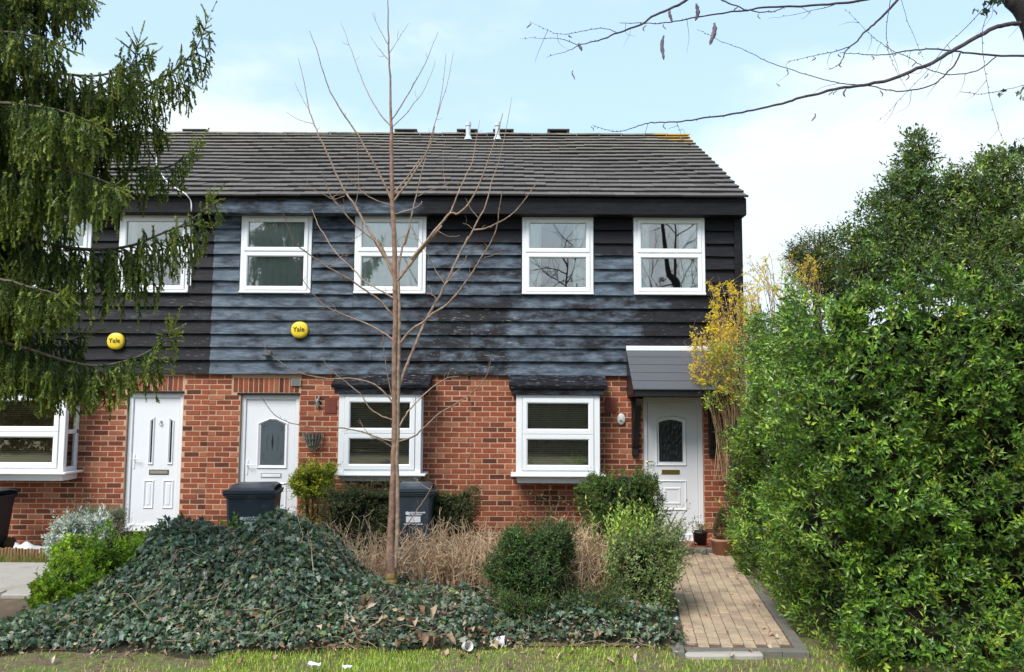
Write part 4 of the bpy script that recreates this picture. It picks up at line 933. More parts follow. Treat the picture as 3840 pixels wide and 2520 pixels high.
# ================================================================== overhanging tree, top right
OY = -6.3
c3 = crop(1920, 0, 1.859); c4 = crop(2880, 0, 1.859)
otree = thing('overhanging_tree', (4.7, -6.0, 0), 'dark leaning tree whose bare catkin branches hang into the sky at upper right', 'tree')
OB = [(c4([(1900, 150), (1760, 160), (1650, 175), (1540, 210), (1400, 290), (1280, 355), (1150, 435), (1000, 495), (880, 545), (740, 580), (600, 600), (470, 620), (350, 650), (200, 690), (100, 720)])+c3([(1785, 745), (1640, 775), (1480, 805), (1290, 830), (1150, 852), (1040, 852), (950, 857), (860, 885), (760, 915), (650, 905), (560, 870)]), .017, .0012, .0),
      (c4([(1900, 392), (1785, 390), (1580, 388), (1400, 370), (1270, 352), (1100, 342), (960, 355), (850, 378), (730, 382), (600, 375), (500, 368)]), .009, .002, .4),
      (c4([(1340, 370), (1300, 450), (1240, 515), (1150, 590), (1000, 630), (860, 632), (720, 600), (560, 585), (440, 565), (340, 540), (180, 490), (0, 430)])+c3([(1700, 385), (1560, 325), (1450, 285), (1370, 240), (1290, 205)]), .006, .0012, .3),
      (c4([(990, -90), (905, 0), (840, 70), (760, 150), (680, 220), (620, 285), (550, 345), (520, 410), (480, 460), (420, 485)]), .011, .0015, .2), (c4([(570, 325), (480, 355), (390, 375), (240, 405), (130, 430)]), .004, .001, .0),
      (c3([(1300, -60), (1215, 0), (1130, 50), (1000, 105), (900, 170), (740, 230), (640, 270), (560, 290), (460, 320), (370, 360), (240, 400)]), .011, .001, -.2), (c3([(740, 230), (620, 195), (480, 220), (340, 240), (250, 210), (120, 150)]), .003, .0008, 0), (c3([(460, 315), (340, 270), (200, 265), (60, 270)]), .003, .0008, 0),
      (c4([(790, -40), (670, 0), (520, 20), (300, 38), (0, 48)])+c3([(1640, 70), (1420, 100), (1250, 125), (1140, 150), (1000, 165), (900, 160), (750, 160)]), .010, .002, .1), (c3([(1390, -40), (1470, 0), (1560, 40), (1660, 75), (1785, 85)])+c4([(60, 75), (120, 50)]), .006, .003, 0),
      (c4([(1560, 20), (1490, 75), (1380, 190), (1250, 310), (1150, 440), (1050, 560), (950, 660), (850, 770), (760, 850)]), .003, .0008, -.2), (c4([(1570, -20), (1550, 50), (1500, 180), (1495, 330), (1510, 470), (1540, 650), (1580, 800), (1640, 980)]), .0028, .001, -.3),
      (c4([(1590, 395), (1460, 490), (1300, 520), (1150, 495), (1060, 450), (970, 395), (880, 360), (760, 280), (680, 210), (590, 110), (530, 60)]), .0045, .0008, .2), (c4([(860, -30), (830, 150), (830, 300), (860, 420), (920, 540), (980, 640)]), .003, .0008, .1),
      (c4([(920, -40), (970, 140), (1040, 310), (1090, 420)]), .002, .0007, .2), (c4([(490, 20), (400, 55), (300, 75), (150, 110), (0, 130)]), .003, .0008, 0), (c3([(1150, 855), (1165, 900), (1185, 960)]), .002, .001, 0),
      (c4([(1340, 640), (1460, 655), (1560, 645), (1680, 620), (1800, 590)]), .002, .002, 0)]
S = Soup(); g = np.random.default_rng(8); nodes = []
for pts, ra, rb, lean in OB:
    Y = OY+lean*np.linspace(0, 1, len(pts)); q = spline(np.array([W(x, y, yy_) for (x, y), yy_ in zip(pts, Y)]), 4); q[1:-1] += g.normal(0, .002, q[1:-1].shape)
    rr = np.linspace(ra, rb, len(q)); tube(S, q, rr, 7 if ra > .006 else 5, (.075, .06, .07)); nodes += [tuple(x) for x in q[len(q)//4:]]
    for i in range(2, len(q)-1):
        if g.random() < .6:
            d = unit(q[i+1]-q[i]); s_ = unit(np.cross(d, rdir(1, g)[0])); L_ = g.uniform(.006, .014); tube(S, [q[i], q[i]+s_*L_+d*L_*.5], [.0035, .0015], 5, (.06, .05, .06))
        if g.random() < .10:
            d = unit(g.normal(0, .5, 3)+np.array([-.3, 0, -.8])); L_ = g.uniform(.08, .25); tube(S, spline([q[i], q[i]+d*L_*.5+g.normal(0, .02, 3), q[i]+d*L_], 3), np.linspace(.0018, .0006, 7), 4, (.08, .07, .07)); nodes.append(tuple(q[i]+d*L_))
S.obj('branches', M_BARK, otree, smooth=True)
S = Soup(); tp = [W(3772, -60, OY), W(3800, -10, OY), W(3885, 100, OY)]
tr_pts = [(4.75, -6.0, -.1), (4.68, -6.02, 1.2), (4.45, -6.1, 2.6), (4.05, -6.2, 3.7)]+[tuple(p) for p in tp[::-1]]+[tuple(tp[0]+np.array((-.10, .02, .8))), tuple(tp[0]+np.array((-.22, .10, 1.9))), tuple(tp[0]+np.array((-.25, .15, 3.2)))]
tube(S, spline(tr_pts, 4), np.interp(np.linspace(0, 1, 4*(len(tr_pts)-1)+1), [0, .66, 1], [.17, .058, .015])*(1+.03*np.sin(np.arange(4*(len(tr_pts)-1)+1)*1.9)), 12, (.04, .034, .034)); S.obj('trunk', M_BARK, otree, smooth=True)
def catkin(p, L_, r_, S):
    n = 9; t_ = np.linspace(0, 1, n); ax = np.stack([p[0]+.012*np.sin(t_*4+p[0]*9)-.25*L_*t_*.4, p[1]+0*t_, p[2]-L_*t_], 1); rr = r_*(np.sin(np.pi*np.clip(t_*.93+.05, 0, 1))**.6)*(1+.25*np.sin(t_*21+p[2]*7)); tube(S, ax, rr+.001, 7, (.16, .13, .15))
for (x, y), L_, r_ in ((c3([(1062, 250)])[0], .18, .013), (c3([(1405, 160)])[0], .165, .017), (c3([(1290, 25)])[0], .13, .014), (c3([(1110, 65)])[0], .10, .010), (c3([(478, 300)])[0], .06, .010), (c3([(432, 490)])[0], .07, .004), (c4([(540, 620)])[0], .06, .006), (c4([(320, 790)])[0], .06, .005)): S = Soup(); catkin(W(x, y, OY+.05), L_, r_, S); S.obj('catkin', M_BARK, otree, smooth=True)
S = Soup()
for _ in range(26):
    p = nodes[g.integers(len(nodes))]; catkin(np.array(p)-(0, 0, .01), g.uniform(.02, .05), g.uniform(.002, .004), S)
S.obj('small_catkins', M_BARK, otree, smooth=True, kind='stuff')
SL = Soup(); g = np.random.default_rng(4)
for (x, y), n in ((c4([(1545, 10)])[0], 26), (c4([(1760, 620)])[0], 9), (c4([(1740, 1040)])[0], 16)):
    P = W(x, y, OY-.05)+g.normal(0, 1, (n, 3))*np.array([.045, .05, .03]); ivyset(SL, P, unit(g.normal(0, .5, (n, 3))+np.array([0, 0, -.8])), rdir(n, g), g.uniform(.03, .055, n), pal(n, [(.015, .03, .012), (.03, .055, .02)], g=g))
SL.obj('ivy_leaves', M_GLOSS, otree, kind='stuff')

# ================================================================== spruce at the left
SY = -4.8; SX = -5.15
spruce = thing('spruce_tree', (SX, SY, 0), 'big drooping dark green spruce filling the left edge in front of the house', 'tree')
g = np.random.default_rng(17); SB = Soup(); seg0, seg1, segc, segw = [], [], [], []
tube(SB, spline([(SX, SY, -.1), (SX+.03, SY, 2.5), (SX-.02, SY+.03, 5), (SX, SY, 8.2)], 5), np.linspace(.19, .05, 16), 12, (.13, .095, .07)); SB.obj('trunk', M_BARK, spruce, smooth=True)
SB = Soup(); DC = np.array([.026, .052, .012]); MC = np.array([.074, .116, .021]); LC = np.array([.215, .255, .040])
def shoot(p, d, L_, c, droop=.5):
    d = unit(d); q = p+d*L_*.5; d2 = unit(d+np.array([0, 0, -droop])); e = q+d2*L_*.5
    seg0.append(p); seg1.append(q); segc.append(c); segw.append(1.0); seg0.append(q); seg1.append(e); segc.append(c*1.15); segw.append(.8)
def hang(p, d, L_, cb_, tip):
    """a hanging spray: down-curving shoot with short side shoots"""
    k = max(2, int(L_/.07)); pos = p; dd = unit(d+np.array([0, 0, -.55]))
    for j in range(k):
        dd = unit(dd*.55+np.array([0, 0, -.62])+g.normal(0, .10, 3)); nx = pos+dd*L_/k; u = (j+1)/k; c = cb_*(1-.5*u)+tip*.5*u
        seg0.append(pos); seg1.append(nx); segc.append(c); segw.append(1.0)
        if j < k-1 or k == 2:
            for s2 in (-1, 1):
                if g.random() < .8:
                    lat = unit(np.array([g.normal(0, 1), g.normal(0, 1), 0.0])); shoot(nx, lat*.55+dd*.75, g.uniform(.05, .11)*(1.2-.5*u), c*math.exp(g.normal(0, .15)), .45)
        pos = nx
    shoot(pos, dd, g.uniform(.035, .07), tip*math.exp(g.normal(0, .15)), .1)
def limb(pts, r0=.022, dens=1.0, lmax=.75, tipfree=.12, bright=1.0, lat=.30):
    q = spline(np.array(pts), 5); ln = np.concatenate([[0], np.cumsum(np.linalg.norm(np.diff(q, axis=0), axis=1))]); tot = ln[-1]
    tube(SB, q, np.linspace(r0*.8, .003, len(q)), 6, (.11, .09, .065))
    for s_ in np.arange(.12, tot*.985, .078/dens):
        s_ = s_+g.uniform(-.03, .03); i = min(max(1, np.searchsorted(ln, s_)), len(q)-1); a = (s_-ln[i-1])/(ln[i]-ln[i-1]+1e-9); p = q[i-1]*(1-a)+q[i]*a; d = unit(q[i]-q[i-1]); side = unit(np.cross(d, (0, 0, 1.0))); u = s_/tot
        prof = (.35+.75*math.sin(math.pi*min(1, .10+u*.78)))*(1 if u < .78 else max(.30, 1-(u-.78)*3.0))
        for sg in (-1, 1):
            L2 = lat*prof*g.uniform(.5, 1.25); dl_ = unit(side*sg*.8+d*g.uniform(.35, .8)+np.array([0, 0, g.uniform(-.25, .12)])); n2 = max(1, int(L2/.055)); pos = p
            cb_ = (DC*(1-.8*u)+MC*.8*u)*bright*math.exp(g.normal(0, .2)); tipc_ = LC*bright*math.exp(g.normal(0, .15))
            for j in range(n2):
                dl_ = unit(dl_+np.array([0, 0, -.10])+g.normal(0, .06, 3)); nx = pos+dl_*L2/n2
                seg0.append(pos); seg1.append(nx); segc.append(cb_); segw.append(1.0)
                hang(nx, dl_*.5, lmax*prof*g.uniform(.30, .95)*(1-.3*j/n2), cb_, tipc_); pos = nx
            shoot(pos, dl_, g.uniform(.06, .11), tipc_, .15)
        if g.random() < .5: hang(p, d*.3, lmax*prof*g.uniform(.4, 1.0), DC*bright*1.1, MC*bright)
    for j in range(9):      # free growing tip
        k_ = len(q)-1-(j//2 if j else 0); dq = unit(q[k_]-q[k_-1]); sd_ = unit(np.cross(dq, (0, 1.0, .3)))*(1 if j % 2 else -1); shoot(q[k_], dq+(sd_*.75 if j else 0)+g.normal(0, .15, 3), g.uniform(.07, .15)*(1.4 if j == 0 else 1), LC, -.1)
def tl(pts, y0, y1, **kw): limb([(SX, SY+(y0-SY)*.3, V(pts[0][0], pts[0][1], y0)[2]+.12)]+[V(x, y, y0+(y1-y0)*i/(len(pts)-1)) for i, (x, y) in enumerate(pts)], **kw)
tl([(-40, 150), (60, 165), (130, 170), (220, 176), (290, 160), (310, 140), (322, 100)], -4.9, -5.1, lmax=.42)
tl([(0, 330), (120, 280), (205, 245), (300, 222), (360, 190), (420, 150), (460, 105), (484, 42)], -4.8, -4.9, lmax=.40, r0=.03, lat=.24)
tl([(0, 300), (120, 240), (230, 200), (280, 172), (315, 150), (350, 130)], -4.6, -4.3, lmax=.35)
tl([(-20, 535), (60, 548), (130, 570), (215, 580), (300, 572), (370, 545), (430, 520), (470, 490), (495, 462)], -5.0, -5.2, lmax=.62, r0=.028, lat=.30)
tl([(-20, 790), (60, 810), (140, 835), (220, 850), (290, 840), (340, 820), (385, 790), (403, 762)], -5.1, -5.35, lmax=.36, r0=.026, lat=.30)
tl([(60, 430), (200, 395), (310, 395), (390, 388), (430, 365), (458, 335)], -4.6, -4.3, lmax=.34, lat=.24)
tl([(100, 330), (230, 300), (330, 290), (365, 300), (380, 320)], -4.7, -4.5, lmax=.50)
tl([(-30, -60), (60, -50), (130, -40), (190, -20), (215, -5)], -5.0, -5.1, lmax=.28)
tl([(0, 400), (80, 395), (170, 400), (240, 420), (280, 440)], -5.4, -5.7, lmax=.60, bright=1.15)
tl([(0, 650), (60, 665), (120, 680), (150, 690)], -5.4, -5.6, lmax=.45, bright=1.1)
tl([(-20, 240), (60, 245), (130, 255), (190, 275), (225, 290)], -5.5, -5.8, lmax=.62, bright=1.15)
tl([(0, 330), (60, 330), (130, 345), (180, 370)], -5.2, -5.3, lmax=.6, bright=1.0)
tl([(0, 850), (60, 860), (120, 875), (180, 890), (215, 895)], -4.8, -4.9, lmax=.26, dens=1.2)
tl([(-60, 90), (0, 75), (60, 80), (110, 90), (150, 110)], -5.3, -5.5, lmax=.40)
z = 2.75; az = 0
while z < 6.9:
    for j in range(4):
        a = rad(g.uniform(-100, 90)); R_ = g.uniform(.7, 1.25)*(1.0 if z < 5.0 else .9); c_, s_ = math.cos(a), math.sin(a)
        limb([(SX+c_*R_*t_, SY+s_*R_*t_, z+dz) for t_, dz in ((.05, .08), (.35, .06), (.65, -.06), (.88, -.10), (1.0, -.04))], .018, .7, .52, bright=g.uniform(.75, 1.05))
    z += .40
for j in range(10):
    a = rad(g.uniform(110, 260)); z = g.uniform(2.8, 6.5); R_ = 1.3; limb([(SX+math.cos(a)*R_*t_, SY+math.sin(a)*R_*t_, z+dz) for t_, dz in ((.05, .08), (.5, 0), (1.0, -.1))], .016, .3, .4)
SB.obj('limbs', M_BARK, spruce, smooth=True)
A0 = np.array(seg0); A1 = np.array(seg1); AC = np.array(segc); AW = np.array(segw); D_ = A1-A0; LN = np.linalg.norm(D_, axis=1)
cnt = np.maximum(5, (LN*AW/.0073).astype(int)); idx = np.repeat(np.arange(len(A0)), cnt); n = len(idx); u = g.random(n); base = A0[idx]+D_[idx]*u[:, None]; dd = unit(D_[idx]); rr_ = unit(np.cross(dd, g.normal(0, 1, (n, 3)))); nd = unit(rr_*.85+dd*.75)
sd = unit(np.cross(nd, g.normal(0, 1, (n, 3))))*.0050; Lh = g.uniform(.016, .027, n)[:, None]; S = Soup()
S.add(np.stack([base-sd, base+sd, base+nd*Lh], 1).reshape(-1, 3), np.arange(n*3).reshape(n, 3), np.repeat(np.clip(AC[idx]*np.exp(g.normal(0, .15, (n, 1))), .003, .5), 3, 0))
S.obj('needles', M_NEEDLE, spruce, kind='stuff')
S = Soup(); dd = unit(D_); u1 = unit(np.cross(dd, g.normal(0, 1, D_.shape))); u2 = np.cross(dd, u1); m_ = len(A0); vv = []
vv = np.stack([A0-u1*.008, A0+u1*.008, A1+u1*.006, A1-u1*.006], 1).reshape(-1, 3)
S.add(vv, np.arange(m_*4).reshape(-1, 4), np.repeat(AC*.75, 4, 0)); S.obj('shoots', M_NEEDLE, spruce, kind='stuff')
print('spruce needles', n)

# ================================================================== ivy mound
IWB = Wob(78, 18, .7, 3.2)
def ivyh(x, y):
    x = np.asarray(x, float); y = np.asarray(y, float)
    def G(cx, cy, h, sx, sy, pw=2): return h*np.exp(-(np.abs((x-cx)/sx)**pw+np.abs((y-cy)/sy)**pw))
    a = np.stack([G(-2.70, -3.75, .66, 1.05, .88, 3.4), G(-3.25, -3.75, .68, .50, .85, 2.4), G(-2.15, -3.7, .72, .5, .85, 2.4), G(-1.5, -3.9, .22, .8, .8), G(-.5, -3.9, .13, .9, .8), G(.8, -4.2, .14, .8, .5), G(-4.0, -4.4, .14, .6, .6)], -1)
    h = (a**4).sum(-1)**.25
    ed = np.clip((x+4.75)/.5, 0, 1)*np.clip((1.55-x)/.15, 0, 1)*np.clip((y+5.12-.06*np.sin(x*3.1)-.05*np.sin(x*7.7)-(x+4)*.06)/.22, 0, 1)*np.clip((-2.55-y)/.3, 0, 1)
    p = np.stack([x, y, 0*x], -1); return np.maximum(0, h+.07+(.026+.085*np.clip(h, 0, .6))*IWB(p)*np.clip((h+.02)*6, 0, 1))*ed
g = np.random.default_rng(23); wb = Wob(77, 16, .8, 4)
ivy = thing('ivy_mound', (-2.6, -3.8, 0), 'mound of dark green ivy spreading across the front bed round the bare tree', 'ivy')
S = Soup(); xs = np.linspace(-4.8, 1.6, 130); ys = np.linspace(-5.2, -2.5, 60); X, Y = np.meshgrid(xs, ys, indexing='ij'); Z = ivyh(X, Y); Z = np.where(Z > .02, Z-.05, -.06); i = np.arange(129)[:, None]*60; j = np.arange(59)[None]
S.add(np.stack([X, Y, Z], -1).reshape(-1, 3), np.stack([i+j, i+j+1, i+61, i+60], -1).reshape(-1, 4) if False else np.stack([i+j, i+j+1, i+60+j+1, i+60+j], -1).reshape(-1, 4), (.030, .026, .015)); 
for k in range(90):
    x, y = g.uniform(-4, 1.2), g.uniform(-4.95, -3.2); pts = []
    a = g.uniform(0, 6.28)
    for s_ in range(6):
        pts.append((x, y, float(ivyh(np.array(x), np.array(y)))+g.uniform(.015, .055))); a += g.normal(0, .35); x += .09*math.cos(a); y += .09*math.sin(a)
    tube(S, spline(pts, 3), .0028, 4, (.34, .25, .16))
S.obj('soil_and_stems', M_BARK, ivy, smooth=True)
n = 85000; x = g.uniform(-4.75, 1.55, n); y = g.uniform(-5.25, -2.5, n); h = ivyh(x, y); e = .02; nx = -(ivyh(x+e, y)-ivyh(x-e, y))/(2*e); ny = -(ivyh(x, y+e)-ivyh(x, y-e))/(2*e); Nn = unit(np.stack([nx, ny, np.ones(n)], 1))
# more leaves on the steep sides
k = (h > .02+.05*g.random(n)) & (g.random(n) < np.clip(.46*np.sqrt(1+nx**2+ny**2), 0, 1)) & ~((y > -3.4) & (g.random(n) < .5)) & ~((x > -1.0+.3*np.sin(y*5)) & (g.random(n) < np.where(y > -4.2, .80, .35)))
P = np.stack([x, y, h], 1)+Nn*np.maximum(-.02, .02*wb(np.stack([x, y, h], 1))+g.normal(.006, .022, n))[:, None]; P, Nn, n = P[k], Nn[k], int(k.sum())
dn = np.array([0, 0, -1.0])-Nn*(Nn@np.array([0, 0, -1.0]))[:, None]; A = unit(dn*1.0+g.normal(0, .5, (n, 3))+Nn*.12); Nl = unit(Nn+g.normal(0, .5, (n, 3))+np.array([0, -.12, .15]))
tone = wb(P*.7)[:, None]*.10
C = pal(n, [(.030, .054, .030), (.053, .086, .050), (.084, .122, .080), (.155, .192, .142), (.11, .145, .045), (.22, .19, .11), (.16, .09, .05)], [.23, .28, .24, .15, .05, .03, .02], .28, g)*(1+tone)
S = Soup(); ivyset(S, P, A, Nl, g.uniform(.024, .05, n)*np.exp(g.normal(.12, .25, n)), np.clip(C, .004, .5)); S.obj('ivy_leaves', M_LEAF, ivy, kind='stuff'); print('ivy', n)

# ================================================================== the tall hedge on the right
g = np.random.default_rng(41)
HX0, HY0, HY1, HZ = 2.46, -5.45, -.85, 3.18
hce = np.array([HX0+1.9, (HY0+HY1)/2, (HZ-.45)/2]); hhalf = np.array([1.9, (HY1-HY0)/2, (HZ+.45)/2])
def hskew(p):
    p = p.copy(); p[:, 0] += (p[:, 1]-HY0)*.14-.10*np.clip(p[:, 2]-1.2, 0, 2)*(p[:, 0] < 4.2)*0; return p
hedge = thing('hedge', (3.6, -3.1, 0), 'tall leafy green hedge along the right side of the block path', 'hedge')
wb = Wob(91, 18, .35, 1.6); wb2 = Wob(92, 16, 1.2, 4.0); SL, SS = Soup(), Soup()
GREEN = [(.022, .056, .011), (.043, .100, .016), (.077, .162, .021), (.135, .235, .027), (.25, .35, .036)]
def hedge_pass(n, faces, ll, lw, nl, length, wts, inner, tip, rr=.45):
    P, Nn = round_points(n, hhalf, rr, g, faces); d = .13*wb(P)+.08*wb2(P); P = P+Nn*(d-np.abs(g.normal(0, inner, n)))[:, None]+hce
    D = unit(Nn*.75+g.normal(0, .45, (n, 3))+np.array([-.05, -.1, .45])); P = hskew(P)-D*length*.5; k = (P[:, 2] > -.02); P, D, Nn = P[k], D[k], Nn[k]; m_ = len(P)
    shoots(SL, SS, P, D, g.uniform(.6, 1.3, m_)*length, nl, ll, lw, GREEN, wts, (.20, .30, .045), .85, g=g, jit=.22, grad=tip, droop=.12)
hedge_pass(5600, (0, 0, 1, 0, 0, 0), .058, .025, 8, .13, [.2, .3, .28, .15, .07], .09, .40)      # towards the camera
hedge_pass(6400, (1, 0, 0, 0, .35, 0), .055, .024, 6, .12, [.1, .25, .30, .22, .13], .08, .45)    # along the path
hedge_pass(2600, (0, 0, 0, .4, 1, 0), .055, .023, 7, .14, [.15, .3, .3, .17, .08], .08, .40)
hedge_pass(3000, (.6, 0, 1, 0, .2, 0), .062, .027, 6, .17, [.5, .35, .15, 0, 0], .26, .05)
# long bright new shoots
P, Nn = round_points(420, hhalf, .45, g, (.7, 0, 1, 0, 1.0, 0)); P = hskew(P+Nn*(.13*wb(P)+.08*wb2(P))[:, None]+hce); D = unit(Nn*.4+g.normal(0, .3, P.shape)+np.array([0, 0, .9])); 
shoots(SL, SS, P-D*.1, D, g.uniform(.2, .42, len(P)), 14, .058, .021, [(.11, .20, .03), (.18, .28, .04), (.24, .32, .05)], [.4, .4, .2], (.34, .40, .07), .75, g=g, grad=.5)
SL.obj('foliage', M_GLOSS, hedge, kind='stuff')
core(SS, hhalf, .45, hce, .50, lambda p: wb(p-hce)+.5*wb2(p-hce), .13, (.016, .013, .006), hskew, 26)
for k in range(46):
    x = g.uniform(HX0+.25, HX0+3.3); y = g.uniform(HY0+.7, HY1-.2); b0 = hskew(np.array([[x, y, 0.0]]))[0]; e = b0+np.array([abs(g.normal(.1, .15)), abs(g.normal(.15, .15)), g.uniform(.8, 2.4)]); tube(SS, spline([b0, (b0+e)/2+g.normal(0, .06, 3), e], 3), np.linspace(.016, .006, 7), 5, (.12, .08, .05))
for k in range(26):     # low bare twigs at the foot
    b0 = hskew(np.array([[g.uniform(HX0+.1, HX0+2.6), HY0+g.uniform(-.05, .3), g.uniform(.05, .5)]]))[0]; d = unit(g.normal(0, 1, 3)+np.array([0, -.7, .1])); tube(SS, spline([b0-d*.2, b0+g.normal(0, .02, 3), b0+d*g.uniform(.05, .2)], 3), .002, 4, (.16, .09, .055))
SS.obj('stems', M_BARK, hedge)  # hedge stems and twigs, joined with the added dark core that blocks light
# darker clipped end of the hedge beside the door
shrub('conifer_shrub', (3.33, -.62, .95), (.27, .42, .95), .25, 1500, 'dense blue-green conifer tucked between the hedge and the flower pots', 'shrub', .040, .014, [(.016, .045, .024), (.02, .06, .030), (.03, .075, .03)], None, (.05, .10, .04), .10, 9, 5, .05, mat=M_MATT, upb=.5)

# evergreen trees rising behind the hedge
def bushtree(name, ce, half, r, n, label, seed, cols, wts, tipc, lobes, ll=.075, lw=.032, length=.20, trunk_x=None, sparse=.0):
    gg = np.random.default_rng(seed); th = thing(name, (ce[0], ce[1], 0), label, 'tree', None); SL, SS = Soup(), Soup(); wv = Wob(seed, 16, .5, 2.5)
    tube(SS, spline([(ce[0], ce[1], -.05), (ce[0]+.05, ce[1], 1.5), (ce[0]-.05, ce[1], ce[2]), (lobes[0][0], lobes[0][1], max(l[2] for l in lobes))], 4), np.linspace(.11, .02, 13), 8, (.09, .065, .045))
    tot = sum(l[4] for l in lobes)
    for lx, ly, lz, lr, wt in lobes:
        c0 = np.array([lx, ly, lz]); m_ = int(n*wt/tot); hv = np.array([lr, lr, lr*1.15]); P, Nn = round_points(m_, hv, lr, gg); P = P+Nn*(.10*wv(P+c0)*lr*1.5-np.abs(gg.normal(0, lr*.35, m_)))[:, None]+c0
        D = unit(Nn*.6+gg.normal(0, .5, (m_, 3))+np.array([0, 0, .45])); shoots(SL, SS, P, D, gg.uniform(.6, 1.3, m_)*length, 7, ll, lw, cols, wts, tipc, .9, g=gg, jit=.25, grad=.3)
        tr0 = np.array([ce[0], ce[1], max(1.0, lz-lr*1.6)]); tube(SS, spline([tr0, (tr0+c0)/2+gg.normal(0, .06, 3), c0, c0+np.array([0, 0, lr*.7])], 3), np.linspace(.035, .006, 10), 6, (.10, .07, .05))
        for k in range(7):
            e = c0+rdir(1, gg)[0]*lr*.9; tube(SS, spline([c0+gg.normal(0, .05, 3), (c0+e)/2+gg.normal(0, .05, 3), e], 3), np.linspace(.012, .003, 7), 5, (.10, .07, .05))
    SL.obj('crown', M_LEAF, th, kind='stuff'); SS.obj('trunk', M_BARK, th); return th
def lob(px, py, Y, rpx, wt):
    p = V(px, py, Y); return (p[0], p[1], p[2], rpx*K/FPX*(Y+11.8), wt)
DG = [(.026, .055, .014), (.050, .092, .020), (.085, .135, .026), (.15, .20, .034)]
c_ = V(2120, 560, .2)
bushtree('evergreen_tree', (c_[0], .2, c_[2]), (1, 1, 2), 1, 3000, 'pointed dark evergreen rising behind the hedge with sky showing through its crown', 61, DG, [.3, .35, .25, .1], (.10, .15, .04),
         [lob(2135, 345, .2, 34, .4), lob(2120, 405, .2, 48, .8), (*lob(2105, 470, .1, 70, 1.4),), lob(2060, 520, .2, 62, 1.1), lob(2150, 545, .1, 80, 1.6), lob(2060, 600, .0, 80, 1.5), lob(1985, 590, .3, 55, .9), lob(2180, 470, .3, 45, .5), lob(2010, 640, -.3, 60, 1.0), lob(2120, 650, -.4, 70, 1.1)])
c_ = V(2310, 560, -.4)
bushtree('evergreen_tree', (c_[0], -.4, c_[2]), (1, 1, 2), 1, 3200, 'broad evergreen with yellowish tips behind the hedge at the right edge', 62, DG+[(.12, .15, .03)], [.25, .3, .25, .12, .08], (.16, .20, .05),
         [lob(2340, 420, -.4, 62, 1.1), lob(2270, 470, -.4, 62, 1.1), lob(2350, 520, -.5, 90, 1.7), lob(2250, 560, -.4, 80, 1.5), lob(2310, 620, -.6, 90, 1.5), lob(2215, 430, -.2, 30, .25), lob(2310, 385, -.3, 28, .22), lob(2420, 480, -.3, 90, 1.0), lob(2200, 630, -.4, 70, .9), lob(2380, 610, -.8, 80, 1.0), lob(2270, 660, -.8, 70, .9)])
c_ = V(1900, 620, .6)
bushtree('berry_shrub', (c_[0], .6, c_[2]), (1, 1, 2), 1, 1900, 'loose small leaved shrub with yellow leaves beyond the house corner', 63, DG+[(.42, .28, .02)], [.3, .3, .2, .08, .12], (.12, .15, .04),
         [lob(1900, 585, .6, 42, .8), lob(1870, 620, .6, 38, .7), lob(1930, 640, .5, 48, 1.0), lob(1895, 660, .5, 40, .8), lob(1980, 650, .4, 60, 1.0), lob(1850, 590, .6, 22, .25)], ll=.04, lw=.018, length=.15)

# forsythia at the house corner
fo = thing('forsythia_bush', (3.25, -.35, 0), 'forsythia with yellow blossom on arching twigs at the corner of the house', 'shrub'); g = np.random.default_rng(71); SS, SF = Soup(), Soup()
tips = []
for k in range(260):
    u = g.random()*.95
    if u < .36: e = V(g.uniform(1655, 1765), g.uniform(665, 800), g.uniform(-.6, -.1))
    elif u < .74: e = V(g.uniform(1612, 1700), g.uniform(770, 910), g.uniform(-.95, -.4))
    else: e = V(g.uniform(1740, 1900), g.uniform(600, 700), g.uniform(-.3, .2))
    b0 = np.array([3.2+g.normal(0, .12), -.45+g.normal(0, .1), 1.0]) if u < .74 else np.array([3.7+g.uniform(0, .8), .1+g.normal(0, .1), 2.4]); mid = (b0*.45+e*.55)+np.array([g.normal(.06, .08), g.normal(0, .08), g.uniform(.05, .3)]); q = spline([b0, mid, e, e+np.array([g.normal(-.04, .05), g.normal(0, .04), g.uniform(-.12, .12)])], 5)
    tube(SS, q, np.linspace(.005, .0016, len(q)), 4, np.array((.42, .28, .16))*g.uniform(.8, 1.2)); bl = g.random() < (.85 if u < .36 else .5)
    for i in range(len(q)//2, len(q)):
        for _ in range(g.integers(0, 5) if bl else g.integers(0, 2)): tips.append(q[i]+g.normal(0, .018, 3))
        if g.random() < .5:
            d = unit(g.normal(0, 1, 3)+np.array([-.3, 0, .5])); tube(SS, [q[i], q[i]+d*g.uniform(.05, .16)], [.0022, .001], 4, (.40, .27, .14))
tube(SS, spline([(3.2, -.45, 0), (3.21, -.45, .5), (3.2, -.45, 1.05)], 3), .03, 6, (.25, .17, .1))
P = np.array(tips); n = len(P)
for k in range(4):
    A = rdir(n, g); leafset(SF, P, A, rdir(n, g), g.uniform(.018, .032, n), .015, pal(n, [(.60, .45, .014), (.66, .53, .03), (.54, .40, .03)], None, .1, g), .2)
SS.obj('twigs', M_BARK, fo); SF.obj('blossom', M_LEAF, fo, kind='stuff')
P = np.array([V(g.uniform(1640, 1720), g.uniform(800, 960), g.uniform(-1.0, -.6)) for _ in range(160)]); SL = Soup(); shoots(SL, None, P, unit(g.normal(0, .5, P.shape)+np.array([-.2, -.2, .5])), .12, 7, .045, .019, [(.16, .25, .04), (.26, .32, .05), (.10, .17, .03)], None, (.4, .42, .07), g=g); SL.obj('leaves', M_LEAF, fo, kind='stuff')

